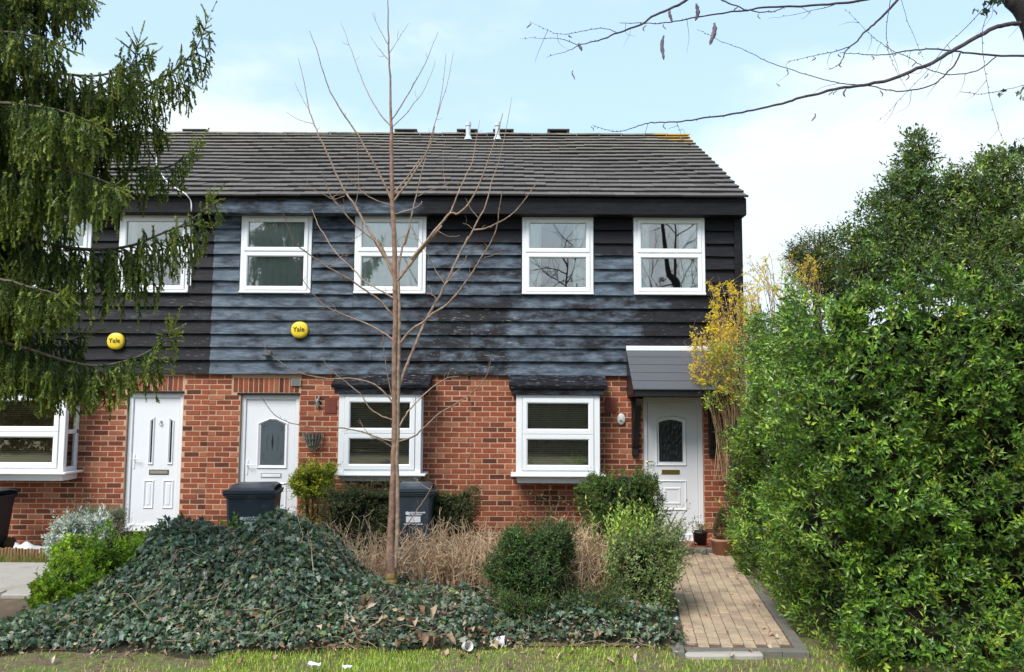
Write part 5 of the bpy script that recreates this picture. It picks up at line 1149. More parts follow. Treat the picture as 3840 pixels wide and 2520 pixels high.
# ================================================================== shrubs in the bed
YEW = [(.012, .030, .008), (.020, .048, .012), (.034, .070, .016), (.055, .095, .02)]
def at(px, py, Y): return V(px, py, Y)
p = at(1447, 1165, -1.15); shrub('clipped_yew', (p[0], -1.15, .62), (.47, .42, .60), .32, 4200, 'rounded clipped dark yew beside the right hand front door', 'shrub', .034, .014, [(.022, .052, .012), (.04, .085, .018), (.07, .13, .026), (.12, .19, .036)], [.25, .35, .28, .12], (.14, .21, .04), .09, 6, 31, .05, (1.5, 5), M_MATT, upb=.3, inner=.05, spread=.8)
shrub('young_yew', (.20, -3.85, .46), (.33, .33, .47), .26, 3800, 'upright dark green yew in the middle of the ivy bed', 'shrub', .036, .014, [(.018, .045, .015), (.03, .068, .02), (.05, .10, .026), (.09, .15, .036)], [.3, .35, .25, .1], (.09, .15, .04), .11, 6, 32, .07, (1.2, 5), M_MATT, upb=.55, inner=.06)
shrub('young_yew', (.42, -4.22, .20), (.55, .30, .20), .18, 2400, 'low spreading yew sprays creeping in front of the upright yew', 'shrub', .034, .011, [(.018, .045, .014), (.03, .07, .02), (.06, .11, .026)], None, (.10, .15, .035), .12, 6, 33, .06, (1.2, 5), M_MATT, upb=.3)
shrub('privet_hedge', (-1.52, -.86, .46), (1.02, .24, .52), .16, 5200, 'clipped dark privet hedge under the middle bay window', 'hedge', .028, .014, [(.024, .044, .012), (.042, .070, .018), (.066, .092, .025), (.13, .125, .045), (.20, .14, .06)], [.28, .32, .22, .12, .06], (.12, .13, .04), .09, 5, 34, .06, (1.0, 5), upb=.25, inner=.07)
# bright euonymus bushes at the left
EU = [(.050, .12, .010), (.095, .20, .014), (.155, .27, .018), (.23, .34, .025)]
p = at(240, 1290, -2.7); shrub('golden_bush', (p[0]+.06, -2.75, .26), (.50, .38, .31),   .28, 2500, 'bright green leafy bush between the silver plants and the ivy', 'shrub', .048, .031, EU, [.2, .33, .30, .17], (.36, .40, .03), .09, 7, 35, .08, (1.0, 3.5), upb=.6)
p = at(340, 1265, -2.4); shrub('golden_bush', (p[0]+.1, -2.3, .24), (.34, .34, .30), .28, 1300, 'smaller bright green bush at the foot of the left hand front door', 'shrub', .048, .031, EU, [.2, .33, .30, .17], (.36, .40, .03), .09, 7, 36, .07, (1.0, 3.5), upb=.6)
p = at(162, 1400, -3.7); shrub('golden_bush', (p[0]+.02, -3.85, .15), (.32, .30, .26), .25, 2100, 'low yellow-green bush at the left end of the ivy', 'shrub', .046, .031, EU, [.12, .28, .35, .25], (.42, .45, .03), .085, 7, 37, .07, (1.0, 3.5), upb=.6)
p = at(585, 1232, -2.35); shrub('golden_bush', (p[0]-.25, -2.45, .40), (.26, .2, .28), .2, 700, 'small yellow-green sprig bush in front of the left wheeled bin', 'shrub', .038, .022, EU, [.15, .3, .33, .22], (.36, .40, .03), .12, 8, 38, .06, (1.0, 3.5), upb=.6)
# box ball on a stem by the middle door
p = at(726, 1112, -.55); th = shrub('box_ball', (p[0], -.55, p[2]), (.30, .26, .27), .24, 1300, 'yellow-green box ball on a leafy stem by the middle front door', 'shrub', .036, .020, [(.07, .10, .012), (.15, .19, .018), (.26, .30, .022), (.36, .37, .03)], [.3, .3, .25, .15], (.42, .40, .04), .11, 7, 39, .05, (1.2, 4), upb=.4, stem_from=(p[0], -.55, 0))
g = np.random.default_rng(6); SL, SS = Soup(), Soup(); n = 260; P = np.stack([p[0]+.02+g.normal(0, .09, n), -.55+g.normal(0, .07, n), g.uniform(.25, p[2]-.15, n)], 1); shoots(SL, SS, P, unit(g.normal(0, 1, (n, 3))+np.array([0, -.3, .3])), .09, 6, .034, .019, [(.03, .05, .01), (.08, .12, .015), (.2, .22, .03)], None, None, g=g); SL.obj('stem_leaves', M_LEAF, th, kind='stuff')
# pale variegated shrub by the path
VA = [(.06, .095, .03), (.10, .15, .05), (.17, .22, .09), (.27, .31, .15), (.09, .15, .025)]
shrub('variegated_shrub', (1.27, -3.65, .42), (.36, .40, .44), .26, 2500, 'pale variegated shrub with upright shoots beside the block path', 'shrub', .042, .016, VA, [.2, .25, .25, .15, .15], (.30, .36, .12), .16, 8, 40, .09, (1.0, 3.5), upb=.7, core_on=True, inner=.12)
g = np.random.default_rng(43); th = bpy.data.objects[[o.name for o in COL.objects if o.name.startswith('variegated_shrub')][0]]
SL, SS = Soup(), Soup(); n = 70; P = np.stack([g.normal(1.18, .17, n), g.normal(-3.65, .16, n), g.uniform(.55, .80, n)], 1); D = unit(g.normal(0, .22, (n, 3))+np.array([0, 0, 1.0])); shoots(SL, SS, P, D, g.uniform(.2, .42, n), 13, .055, .021, [(.12, .20, .03), (.20, .29, .05), (.28, .36, .08)], None, (.36, .44, .10), .8, g=g); SL.obj('new_shoots', M_LEAF, th, kind='stuff'); SS.obj('shoot_stems', M_BARK, th)
# silver cineraria and lavender at the left
SIL = [(.26, .30, .28), (.36, .40, .38), (.46, .50, .48), (.18, .22, .20)]
p = at(152, 1240, -1.25); shrub('silver_plant', (p[0], -1.25, .30), (.17, .15, .26), .14, 420, 'small silver-grey woolly plant beside the white plastic sheet', 'plant', .055, .020, SIL, None, (.52, .56, .54), .12, 8, 44, .05, (1, 4), M_MATT, core_on=False, upb=.7)
p = at(210, 1220, -1.2); shrub('silver_plant', (p[0], -1.2, .34), (.27, .2, .28), .2, 800, 'larger silver-grey woolly plant in front of the lavender', 'plant', .055, .020, SIL, None, (.52, .56, .54), .12, 8, 45, .05, (1, 4), M_MATT, core_on=False, upb=.7)
p = at(240, 1210, -.75); shrub('lavender_bush', (p[0], -.75, .36), (.31, .26, .34), .26, 1900, 'grey-green lavender bush below the brick wall by the left door', 'shrub', .036, .009, [(.09, .13, .085), (.13, .175, .115), (.18, .22, .15)], None, (.22, .26, .19), .15, 6, 46, .05, (1, 4), M_MATT, upb=.9, spread=.6)
# straggly rose against the wall below the right bay
ro = thing('rose_bush', (.55, -.6, 0), 'sparse straggling rose with reddish young leaves below the right bay window', 'shrub'); g = np.random.default_rng(47); SL, SS = Soup(), Soup()
for k in range(17):
    e = V(g.uniform(1155, 1330), g.uniform(1125, 1215), -.75); b0 = np.array([g.uniform(.1, .8), -.6, 0]); q = spline([b0, (b0+e)/2+g.normal(0, .1, 3), e], 6); tube(SS, q, np.linspace(.005, .002, len(q)), 4, (.20, .13, .07))
    P = np.array([q[i]+g.normal(0, .03, 3) for i in range(5, len(q)) for _ in range(3)]); n = len(P); leafset(SL, P, unit(g.normal(0, 1, (n, 3))), rdir(n, g), g.uniform(.02, .04, n), .02, pal(n, [(.06, .09, .03), (.13, .11, .05), (.20, .09, .06), (.10, .15, .05)], None, .2, g))
SL.obj('leaves', M_LEAF, ro, kind='stuff'); SS.obj('stems', M_BARK, ro)
# dead brown brush, both sides of the young yew
def brush(label, pts, n, hmin, hmax, seed, sx, sy):
    th = thing('dead_brush', (pts[0], pts[1], 0), label, 'brushwood'); g = np.random.default_rng(seed); S = Soup()
    for k in range(n):
        b0 = np.array([pts[0]+g.uniform(-1, 1)*sx, pts[1]+g.uniform(-1, 1)*sy, 0.0]); L_ = g.uniform(hmin, hmax); d = unit(g.normal(0, .28, 3)+np.array([0, 0, 1])); q = spline([b0, b0+d*L_*.5+g.normal(0, .03, 3), b0+d*L_+g.normal(0, .06, 3)], 3); c = np.array([(.46, .32, .20), (.40, .27, .165), (.54, .41, .27), (.30, .18, .10)][g.integers(4)])*g.uniform(.8, 1.2)
        tube(S, q, np.linspace(.0055, .0028, len(q)), 4, c)
        for j in range(5):
            i = g.integers(2, len(q)); dd = unit(d*.6+rdir(1, g)[0]*.8); l2 = g.uniform(.05, .17); tube(S, [q[i], q[i]+dd*l2*.5+g.normal(0, .008, 3), q[i]+dd*l2], [.0034, .0026, .002], 3, c*g.uniform(.9, 1.25), cap=False)
    S.obj('twigs', M_BARK, th, kind='stuff'); return th
brush('tangle of dead tan twigs between the bare tree and the young yew', (-.55, -2.75, 0), 620, .35, .66, 51, .52, .55)
brush('tangle of dead tan twigs between the young yew and the pale shrub', (.72, -3.35, 0), 420, .45, .76, 52, .25, .40)
brush('low tangle of dead twigs at the foot of the bare tree', (-1.35, -2.9, 0), 260, .30, .56, 53, .45, .35)
brush('dead stalks behind the ivy under the middle bay window', (-2.2, -2.2, 0), 90, .35, .65, 54, .6, .3)

# ================================================================== turf, litter and leaves
g = np.random.default_rng(81); n = 85000; x = g.uniform(-4.6, 3.0, n); y = g.uniform(-6.6, -4.7, n); wv = Wob(14, 14, .3, 1.6); m_ = wv(np.stack([x, y, 0*x], 1))
front = -5.02+.06*(x+4)+.05*np.sin(x*7.7)
k = (y < front+.05) & ~((x > PB[0]-.12) & (x < PD[0]+.15) & (y > -5.08)) & (g.random(n) < np.clip(.62+.30*m_+.25*(x > -2.6), .06, 1)*np.where((x > 1.0) & (y > -5.5) & (m_ < .5), .35, 1)*np.where(x < -2.4, .22, 1))
x, y = x[k], y[k]; n = len(x); L_ = g.uniform(.015, .055, n); th_ = g.uniform(0, 6.28, n); dx, dy = np.cos(th_), np.sin(th_); ln_ = g.uniform(.2, .9, n); wd = .0026
P0 = np.stack([x, y, np.full(n, -.03)], 1); sd = np.stack([-dy, dx, 0*dx], 1)*wd; P1 = P0+np.stack([dx*ln_*L_*.4, dy*ln_*L_*.4, L_*.65], 1); P2 = P0+np.stack([dx*ln_*L_, dy*ln_*L_, L_*(1-.25*ln_)], 1)
C = pal(n, [(.17, .25, .026), (.26, .35, .04), (.38, .43, .07), (.46, .40, .17), (.11, .18, .024)], [.28, .32, .2, .08, .12], .15, g); S = Soup()
v = np.stack([P0-sd, P0+sd, P1+sd*.8, P1-sd*.8, P2], 1).reshape(-1, 3); i5 = np.arange(n)[:, None]*5
S.add(v, i5+np.array([0, 1, 2, 3]), np.repeat(C, 5, 0)); S.f.append((i5+np.array([3, 2, 4]), 0)); S.obj('grass', M_LEAF, kind='stuff', label='short patchy green turf along the front of the bed', category='grass')
# fallen leaves: a handful of curled shapes, many copies
def deadleaf(seed):
    gg = np.random.default_rng(seed); S = Soup(); nu, nv = 7, 5; v = []
    for i in range(nu):
        u = i/(nu-1); hw = .5*math.sin(math.pi*min(1, .05+.93*u))**.8*(1+gg.normal(0, .12))
        for j in range(nv):
            t_ = (j/(nv-1)*2-1); v.append((u-.5, t_*hw*.62, .75*t_*t_*hw*gg.uniform(.4, 1.5)+.26*math.sin(u*3.6+seed)+gg.normal(0, .035)))
    S.add(v, [(i*nv+j, i*nv+j+1, (i+1)*nv+j+1, (i+1)*nv+j) for i in range(nu-1) for j in range(nv-1)]); tube(S, [(-.5, 0, .03), (-.75, .03, .05), (-.9, .02, .0)], .012, 4); return S
M_DL, t, b = newmat('dead_leaf'); oi = N(t, 'ShaderNodeObjectInfo'); rp = ramp(t, oi.outputs['Random'], [(0, (.17, .09, .055)), (.3, (.30, .19, .12)), (.6, (.42, .30, .20)), (.85, (.54, .44, .34)), (1, (.22, .12, .07))]); n_ = noise(t, 60, 5); g_ = ramp(t, n_.outputs['Fac'], [(.3, (.75,)*3), (.7, (1.2,)*3)])
t.links.new(mixc(t, 1.0, rp.outputs[0], g_.outputs[0], 'MULTIPLY'), b.inputs['Base Color']); b.inputs['Roughness'].default_value = .8
DLM = [deadleaf(s).mesh('fallen_leaf', M_DL, True) for s in range(6)]
def leafat(x, y, z, s, where):
    o = link('fallen_leaf', DLM[random.randrange(6)], None, {'ivy': 'curled tan dead leaf lying on the ivy below the bare tree', 'turf': 'pale dead leaf lying flat on the turf along the front', 'path': 'small brown dead leaf lying on the block path'}[where], 'dead leaf', 'dead leaves on the '+where)
    o.location = (x, y, z); o.scale = (s, s, s); o.rotation_euler = ((random.uniform(-.9, .9), random.uniform(-.9, .9), random.uniform(0, 6.28)) if where == 'ivy' else (random.uniform(-.3, .3), random.uniform(-.3, .3), random.uniform(0, 6.28)))
def ground_hit(px, py):
    d = _r*((px*K-CX)/FPX)-_u*((py*K-CY)/FPX)+_f
    for s_ in np.arange(4.5, 12, .01):
        q = CAM+d*s_
        if q[2] < float(ivyh(np.array(q[0]), np.array(q[1])))+.045: return q
    return CAM+d*7
for px, py, s in [(848, 1405, .15), (862, 1412, .13), (842, 1420, .09), (960, 1422, .09), (985, 1425, .13), (1002, 1428, .12), (1028, 1428, .09), (925, 1430, .09), (895, 1438, .12), (882, 1450, .11), (935, 1445, .12), (955, 1448, .10), (965, 1458, .12), (820, 1448, .12), (835, 1460, .11), (800, 1468, .10), (830, 1475, .10), (845, 1485, .09), (740, 1465, .09), (1080, 1455, .10), (1095, 1470, .09), (970, 1485, .11), (990, 1492, .12), (1005, 1490, .10), (1020, 1496, .12), (1045, 1495, .12), (950, 1498, .10), (1060, 1485, .09), (920, 1500, .09), (865, 1400, .08), (650, 1510, .08), (770, 1508, .09), (760, 1500, .07), (530, 1467, .085), (560, 1290, .08), (535, 1245, .08), (1045, 1360, .10), (1060, 1345, .10), (1035, 1350, .09), (930, 1345, .08), (775, 1320, .08), (1210, 1485, .07), (1180, 1490, .08), (1385, 1480, .08), (1400, 1478, .07), (145, 1513, .08), (215, 1515, .07)]:
    q = ground_hit(px+random.uniform(-4, 4), py+random.uniform(-3, 3)); leafat(q[0], q[1], q[2]+.015, s*random.uniform(.65, 1.0), 'ivy')
for px, py, s in [(1036, 1522, .07), (1075, 1528, .06), (1110, 1535, .07), (1260, 1515, .05), (1195, 1512, .05), (1300, 1530, .06), (1330, 1522, .05), (1440, 1535, .08), (1470, 1538, .08), (1420, 1540, .06), (1180, 1552, .05), (1700, 1525, .05), (1745, 1518, .05), (1790, 1510, .06), (1620, 1545, .06), (560, 1540, .06), (640, 1532, .06), (300, 1535, .07), (240, 1545, .06), (120, 1540, .07), (380, 1525, .06)]:
    q = Gd(px, py, 0.0); leafat(q[0], q[1], .012, s, 'turf')
for px, py, s in [(1700, 1380, .04), (1752, 1410, .035), (1765, 1408, .03), (1690, 1340, .04), (1712, 1345, .04), (1735, 1395, .03), (1640, 1430, .03), (1690, 1470, .04), (1665, 1322, .03), (1775, 1460, .05), (1790, 1475, .06), (1805, 1482, .05)]:
    q = Gd(px, py, .03); leafat(q[0], q[1], .036, s, 'path')
# flakes of leaf litter through the thinner ivy and along its front edge
g = np.random.default_rng(88); n = 1500; x = np.concatenate([g.uniform(-1.9, 1.4, 900), g.uniform(-4.6, 1.6, 600)]); y = np.concatenate([g.uniform(-4.95, -3.5, 900), -5.02+.06*(np.asarray(x[900:])+4)+g.normal(0, .10, 600)]); z = ivyh(x, y)+g.uniform(.0, .035, n)
P = np.stack([x, y, z], 1); S = Soup(); leafset(S, P, unit(g.normal(0, 1, (n, 3))*np.array([1, 1, .35])), unit(g.normal(0, .5, (n, 3))+np.array([0, 0, 1])), g.uniform(.015, .06, n), g.uniform(.008, .028, n), pal(n, [(.22, .15, .10), (.30, .22, .15), (.14, .085, .05), (.36, .29, .22)], None, .2, g), .3); S.obj('leaf_litter', M_DRY, kind='stuff', label='brown flakes of leaf litter scattered through the ivy and its front edge', category='leaf litter')
# litter
M_CUP = plain('paper_cup', (.74, .72, .70), .6, .06, 20, dirt=((.5, .42, .36), 14, .6))
def cup(px, py, L_, r_, rot, label, col=M_CUP):
    q = Gd(px, py, .03); th = thing('paper_cup', (q[0], q[1], 0), label, 'litter'); S = Soup(); lathe(S, [(r_*.2, 0), (r_*.72, 0), (r_*.78, L_*.1), (r_, L_), (r_*1.06, L_+.004), (r_*.97, L_), (r_*.70, .01)], 0, 0, 18); S2 = Soup(); vv = np.concatenate(S.v)
    M_ = np.array(Matrix.Rotation(rot[2], 3, 'Z') @ Matrix.Rotation(rot[0], 3, 'X')); vv[:, 0] *= 1+.15*np.sin(vv[:, 2]*40); vv = vv@M_.T; vv[:, 2] -= vv[:, 2].min(); S.v = [vv+np.array([q[0], q[1], .0])]; S.obj('cup_body', col, th, smooth=True)
cup(1080, 1502, .085, .040, (1.25, 0, .5), 'crushed white paper cup lying at the edge of the turf')
cup(1150, 1492, .095, .045, (1.45, 0, 1.3), 'white and lilac paper cup on its side next to the crushed one', plain('lilac_cup', (.72, .66, .72), .5, .08, 16))
def scrap(px, py, w_, h_, label, mat, z=.02, name='litter_scrap'):
    q = Gd(px, py, z) if z < .05 else ground_hit(px, py); gg = np.random.default_rng(int(px)); S = Soup(); n = 6; u = np.linspace(-.5, .5, n); X, Y = np.meshgrid(u, u, indexing='ij'); Z = gg.normal(0, .18, (n, n))*.5+.15*np.abs(X); S.add(np.stack([q[0]+X*w_, q[1]+Y*h_, q[2]+.02+Z*min(w_, h_)], -1).reshape(-1, 3), [(i*n+j, i*n+j+1, (i+1)*n+j+1, (i+1)*n+j) for i in range(n-1) for j in range(n-1)]); o = S.obj(name, mat, None); tag(o, label, 'litter'); return o
M_PLAST = plain('white_plastic_film', (.72, .73, .76), .3, .05, 20); M_FOIL = plain('silver_foil', (.6, .6, .62), .25, .1, 30, metal=.8)
scrap(730, 1550, .10, .07, 'scrap of white plastic on bare soil at the front', M_PLAST); scrap(806, 1556, .07, .05, 'small grey-white scrap of litter on the front turf', M_PLAST)
scrap(1458, 1405, .13, .10, 'crumpled silver foil wrapper caught in the foliage by the path', M_FOIL, .3)
q = Gd(1562, 1438, .04); th = thing('drink_can', (q[0], q[1], 0), 'dirty silver drink can lying beside the path edging', 'can'); S = Soup(); tube(S, [(q[0]-.06, q[1]+.03, .033), (q[0]-.05, q[1]+.026, .036), (q[0]+.05, q[1]-.02, .036), (q[0]+.056, q[1]-.023, .033)], [.024, .032, .032, .025], 16); S.obj('can_body', M_FOIL, th, smooth=True)
S = Soup(); tube(S, [(q[0]+.056, q[1]-.023, .033), (q[0]+.057, q[1]-.0235, .033)], .0245, 16); S.obj('can_end', M_INK, th)
# white plastic sheet by the left wall
gg = np.random.default_rng(9); S = Soup(); nx_, ny_ = 28, 10; X, Y = np.meshgrid(np.linspace(0, 1, nx_), np.linspace(0, 1, ny_), indexing='ij'); wv = Wob(5, 14, .8, 4); a = V(32, 1258, -.9); b_ = V(140, 1258, -.9)
Z = .03+.07*np.sin(np.pi*Y)*(.7+.3*wv(np.stack([X*1.2, Y, 0*X], -1)))+.03*np.abs(wv(np.stack([X*1.6, Y*1.2, X*0+1], -1)))*np.sin(np.pi*Y); S.add(np.stack([a[0]+(b_[0]-a[0])*X, -1.0+.4*Y, np.maximum(.0, Z)+.02], -1).reshape(-1, 3), [(i*ny_+j, i*ny_+j+1, (i+1)*ny_+j+1, (i+1)*ny_+j) for i in range(nx_-1) for j in range(ny_-1)])
tag(S.obj('plastic_sheet', M_PLAST, None, smooth=True), 'crumpled white plastic sheet on the ground below the left bay', 'sheet')
# log-roll edging of the left bed with grass before it
ed = thing('log_edging', (-7.0, -1.18, 0), 'low brown timber roll edging along the bed below the left bay', 'edging'); S = Soup(); lathe(S, [(.001, .15), (.012, .148), (.019, .14), (.02, .0)], 0, 0, 8); LGM = S.mesh('timber_stake', plain('stake_wood', (.25, .15, .07), .8, .3, 18))
x = -8.2
while x < -5.35:
    o = link('timber_stake', LGM, ed); o.location = (x, -1.18+random.gauss(0, .006), random.gauss(0, .006)); x += .041
S = Soup(); n = 3500; g = np.random.default_rng(83); x = g.uniform(-8.3, -5.35, n); y = g.uniform(-1.45, -1.2, n); P0 = np.stack([x, y, 0*x], 1); d = unit(g.normal(0, .35, (n, 3))+np.array([0, 0, 1])); sd = unit(np.cross(d, g.normal(0, 1, (n, 3))))*.003; L_ = g.uniform(.03, .13, n)[:, None]; S.add(np.stack([P0-sd, P0+sd, P0+d*L_], 1).reshape(-1, 3), np.arange(n*3).reshape(n, 3), np.repeat(pal(n, [(.12, .15, .03), (.22, .20, .06), (.08, .12, .02), (.30, .20, .10)], None, .2, g), 3, 0)); S.obj('long_grass', M_LEAF, kind='stuff', label='rough grass growing against the timber edging at left', category='grass')

# ================================================================== wheeled bins
def text_mesh(s, size, mat, bold=0.0):
    cu = bpy.data.curves.new('lettering', 'FONT'); cu.body = s; cu.size = size; cu.align_x = 'CENTER'; cu.align_y = 'CENTER'; cu.extrude = .0006; cu.offset = bold; o = bpy.data.objects.new('lettering', cu); COL.objects.link(o)
    bpy.context.view_layer.update(); me = bpy.data.meshes.new_from_object(o.evaluated_get(bpy.context.evaluated_depsgraph_get())); bpy.data.objects.remove(o); me.materials.clear(); me.materials.append(mat); me.transform(Matrix.Rotation(math.pi/2, 4, 'X')); return me
def wbin(x, y, rz, w_, d_, h_, label, sticker='council', mat=M_BIN):
    th = thing('wheeled_bin', (0, 0, 0), label, 'bin', 'wheeled bins'); parts = []
    S = Soup(); b0, b1 = .80, .97
    zz = [(.05, b0), (.3, b0+.05), (h_*.86, b1), (h_*.86+.001, b1+.06), (h_*.90, b1+.06), (h_*.90, b1)]
    rings = []
    for z, s in zz:
        ww, dd, c = w_/2*s, d_/2*s, .03; rings.append([(-ww+c, -dd, z), (ww-c, -dd, z), (ww, -dd+c, z), (ww, dd-c, z), (ww-c, dd, z), (-ww+c, dd, z), (-ww, dd-c, z), (-ww, -dd+c, z)])
    n = 8; S.add(np.array(rings).reshape(-1, 3), [(r*n+i, r*n+(i+1) % n, (r+1)*n+(i+1) % n, (r+1)*n+i) for r in range(len(zz)-1) for i in range(n)]+[tuple(range(n))])
    # moulded panel on the front
    fy = lambda z: -d_/2*(b0+.05+(b1-b0-.05)*min(1, max(0, (z-.3)/(h_*.86-.3))))
    pts = [(-w_*.22, .22), (-w_*.22, .44), (-w_*.16, .52), (0, .55), (w_*.16, .52), (w_*.22, .44), (w_*.22, .22)]
    tube(S, [(px_, fy(pz)-.002, pz) for px_, pz in pts], .008, 5); body = S.obj('body', mat, th, smooth=False); 
    S = Soup(); lw = w_/2*1.06; ld = d_/2*1.08; hz = h_*.90
    prof = [(-ld, hz+.0, 1), (-ld-.012, hz+.012, 1.0), (-ld-.012, hz+.05, 1.0), (-ld*.93, hz+.062, .97), (-ld*.80, hz+.075, .86), (-ld*.2, hz+.10, .88), (ld*.6, hz+.095, .88), (ld, hz+.06, .9), (ld, hz, .9)]
    v = []
    for yy_, z, s in prof: v += [(-lw*s, yy_, z-.02 if s < 1 else z), (-lw*s*.86, yy_, z), (lw*s*.86, yy_, z), (lw*s, yy_, z-.02 if s < 1 else z)]
    S.add(v, [(r*4+j, r*4+j+1, r*4+j+5, r*4+j+4) for r in range(len(prof)-1) for j in range(3)]); box(S, -lw, lw, -ld, ld*.9, hz-.015, hz+.012); tube(S, [(-lw*.7, ld+.03, hz+.05), (lw*.7, ld+.03, hz+.05)], .016, 8); lid = S.obj('lid', mat, th)
    for s in (-1, 1):
        S = Soup(); tube(S, [(s*(w_/2*.86), d_/2*.75, .10), (s*(w_/2*.86+.05), d_/2*.75, .10)], .10, 18); S.obj('wheel', M_INK, th)
    if sticker == 'council':
        S = Soup(); z0 = .56; f = lambda xx, z: (xx, fy(z)-.0035, z)
        S.add([f(-w_*.19, z0), f(w_*.19, z0), f(w_*.19, z0+.075), f(-w_*.19, z0+.075)], [(0, 1, 2, 3)]); S.obj('label_panel', M_WHITE, body)
        S = Soup(); zc = z0+.115; S.add([f(-w_*.16+.026*math.cos(a), zc+.022*math.sin(a)) for a in np.arange(6)*math.pi/3], [tuple(range(6))]); S.obj('crest', M_WHITE, body)
        for s_, zz_, xx in (('London Borough', z0+.125, .035), ('of Hounslow', z0+.10, .02), ('www.hounslow.gov.uk', z0-.02, 0)):
            o = link('lettering', text_mesh(s_, .034 if zz_ > z0 else .026, M_WHITE, .001), body); o.matrix_basis = Matrix.Translation((xx, fy(zz_)-.004, zz_))
    else:
        S = Soup(); z0 = .62; S.add([(w_*.05, fy(z0)-.004, z0), (w_*.34, fy(z0)-.004, z0), (w_*.34, fy(z0+.16)-.004, z0+.16), (w_*.05, fy(z0+.16)-.004, z0+.16)], [(0, 1, 2, 3)]); S.obj('sticker', plain('blue_white_sticker', (.45, .66, .82), .4, .2, 16, dirt=((.85, .9, .92), 14, .5)), body)
    th.location = (x, y, 0); th.rotation_euler = (0, 0, rz); return th
wbin(-3.22, -1.75, rad(9), .58, .72, 1.07, 'dark grey wheeled bin standing in front of the middle front door')
wbin(-1.27, -1.30, rad(2), .48, .55, 1.04, 'dark grey wheeled bin behind the bare tree, among the clipped hedge')
wbin(-7.22, -.85, rad(-4), .58, .60, .86, 'black bin with a pale blue sticker at the far left wall', 'blue', plain('black_bin', (.010, .010, .014), .45, .3, 6))

# ================================================================== things fixed to the walls
def alarm(px, py, k, label):
    p = V(px, py, -.06); th = thing('alarm_box', (p[0], -.04, p[2]), label, 'alarm box', 'yellow alarm boxes'); S = Soup(); n = 36; a = np.arange(n)*2*math.pi/n; prof = [(.118, 0), (.126, -.012), (.126, -.045), (.115, -.062), (.08, -.072), (.0001, -.075)]
    sq = lambda r_, t_: r_*(1/(abs(math.cos(t_))**2.25+abs(math.sin(t_))**2.25))**(1/2.25)
    v = np.array([[(p[0]+sq(r_, t_)*math.cos(t_), -.035+y_, p[2]+sq(r_, t_)*math.sin(t_)*.98) for t_ in a] for r_, y_ in prof]).reshape(-1, 3); i = np.arange(len(prof)-1)[:, None]*n; j = np.arange(n)[None]; jn = (j+1) % n
    S.add(v, np.stack([i+j, i+jn, i+n+jn, i+n+j], -1).reshape(-1, 4)); bd = S.obj('cover', M_YEL, th, smooth=True); o = link('lettering', text_mesh('Yale', .100, M_INK, .0008), bd); o.matrix_basis = Matrix.Translation((p[0]-.004, -.035-.079, p[2]+.005))
    S = Soup(); tube(S, [(p[0], -.012, p[2]), (p[0], -.036, p[2])], .10, 20); S.obj('backplate', M_BLACKW, th)
alarm(697, 767, 'M', 'round yellow alarm box above the middle front door'); alarm(270, 793, 'L', 'round yellow alarm box partly behind the lowest spruce branch')
p = V(620, 820, -.1); th = thing('security_light', (p[0], -.04, p[2]), 'small grey security light on the boards near the yellow alarm box', 'light'); S = Soup(); S.add([(p[0]-.05, -.16, p[2]-.03), (p[0]+.05, -.14, p[2]-.035), (p[0]+.05, -.05, p[2]+.04), (p[0]-.05, -.07, p[2]+.045), (p[0]-.055, -.15, p[2]-.045), (p[0]+.055, -.13, p[2]-.05), (p[0]+.055, -.04, p[2]-.0), (p[0]-.055, -.05, p[2]+.0)], [(0, 1, 2, 3), (0, 1, 5, 4), (1, 2, 6, 5), (2, 3, 7, 6), (3, 0, 4, 7)]); S.obj('housing', M_STEEL, th)
S = Soup(); S.add([(p[0]-.052, -.148, p[2]-.048), (p[0]+.052, -.128, p[2]-.053), (p[0]+.05, -.04, p[2]-.006), (p[0]-.05, -.052, p[2]-.004)], [(0, 1, 2, 3)]); S.obj('lens', M_OBSC, th); S = Soup(); tube(S, [(p[0]+.01, -.03, p[2]), (p[0]+.01, -.08, p[2])], .02, 8); S.obj('mount', M_BLACKW, th)
# oval plaque
p = V(1444, 974, -.02); th = thing('house_plaque', (p[0], -.02, p[2]), 'small white oval plaque on the brick between bay and right door', 'plaque'); S = Soup(); n = 28; a = np.arange(n)*2*math.pi/n; prof = [(1.0, -.012), (1.02, -.02), (.96, -.027), (.0, -.029)]; v = np.array([[(p[0]+.058*r_*math.cos(t_), y_, p[2]+.083*r_*math.sin(t_)) for t_ in a] for r_, y_ in prof]).reshape(-1, 3); i = np.arange(3)[:, None]*n; j = np.arange(n)[None]; jn = (j+1) % n; S.add(v, np.stack([i+j, i+jn, i+n+jn, i+n+j], -1).reshape(-1, 4)); pl = S.obj('plate', plain('glazed_white', (.80, .80, .78), .2, .02), th, smooth=True)
S = Soup()
for dx, dz, r_, c in ((-.012, -.028, .014, (.10, .22, .05)), (.004, -.034, .012, (.14, .28, .07)), (-.004, -.018, .008, (.5, .35, .05))): S.add([(p[0]+dx+r_*math.cos(t_), -.0292-.0003*r_*50, p[2]+dz+r_*math.sin(t_)) for t_ in np.arange(8)*math.pi/4], [tuple(range(8))], c)
S.obj('painted_flowers', M_COL, pl)
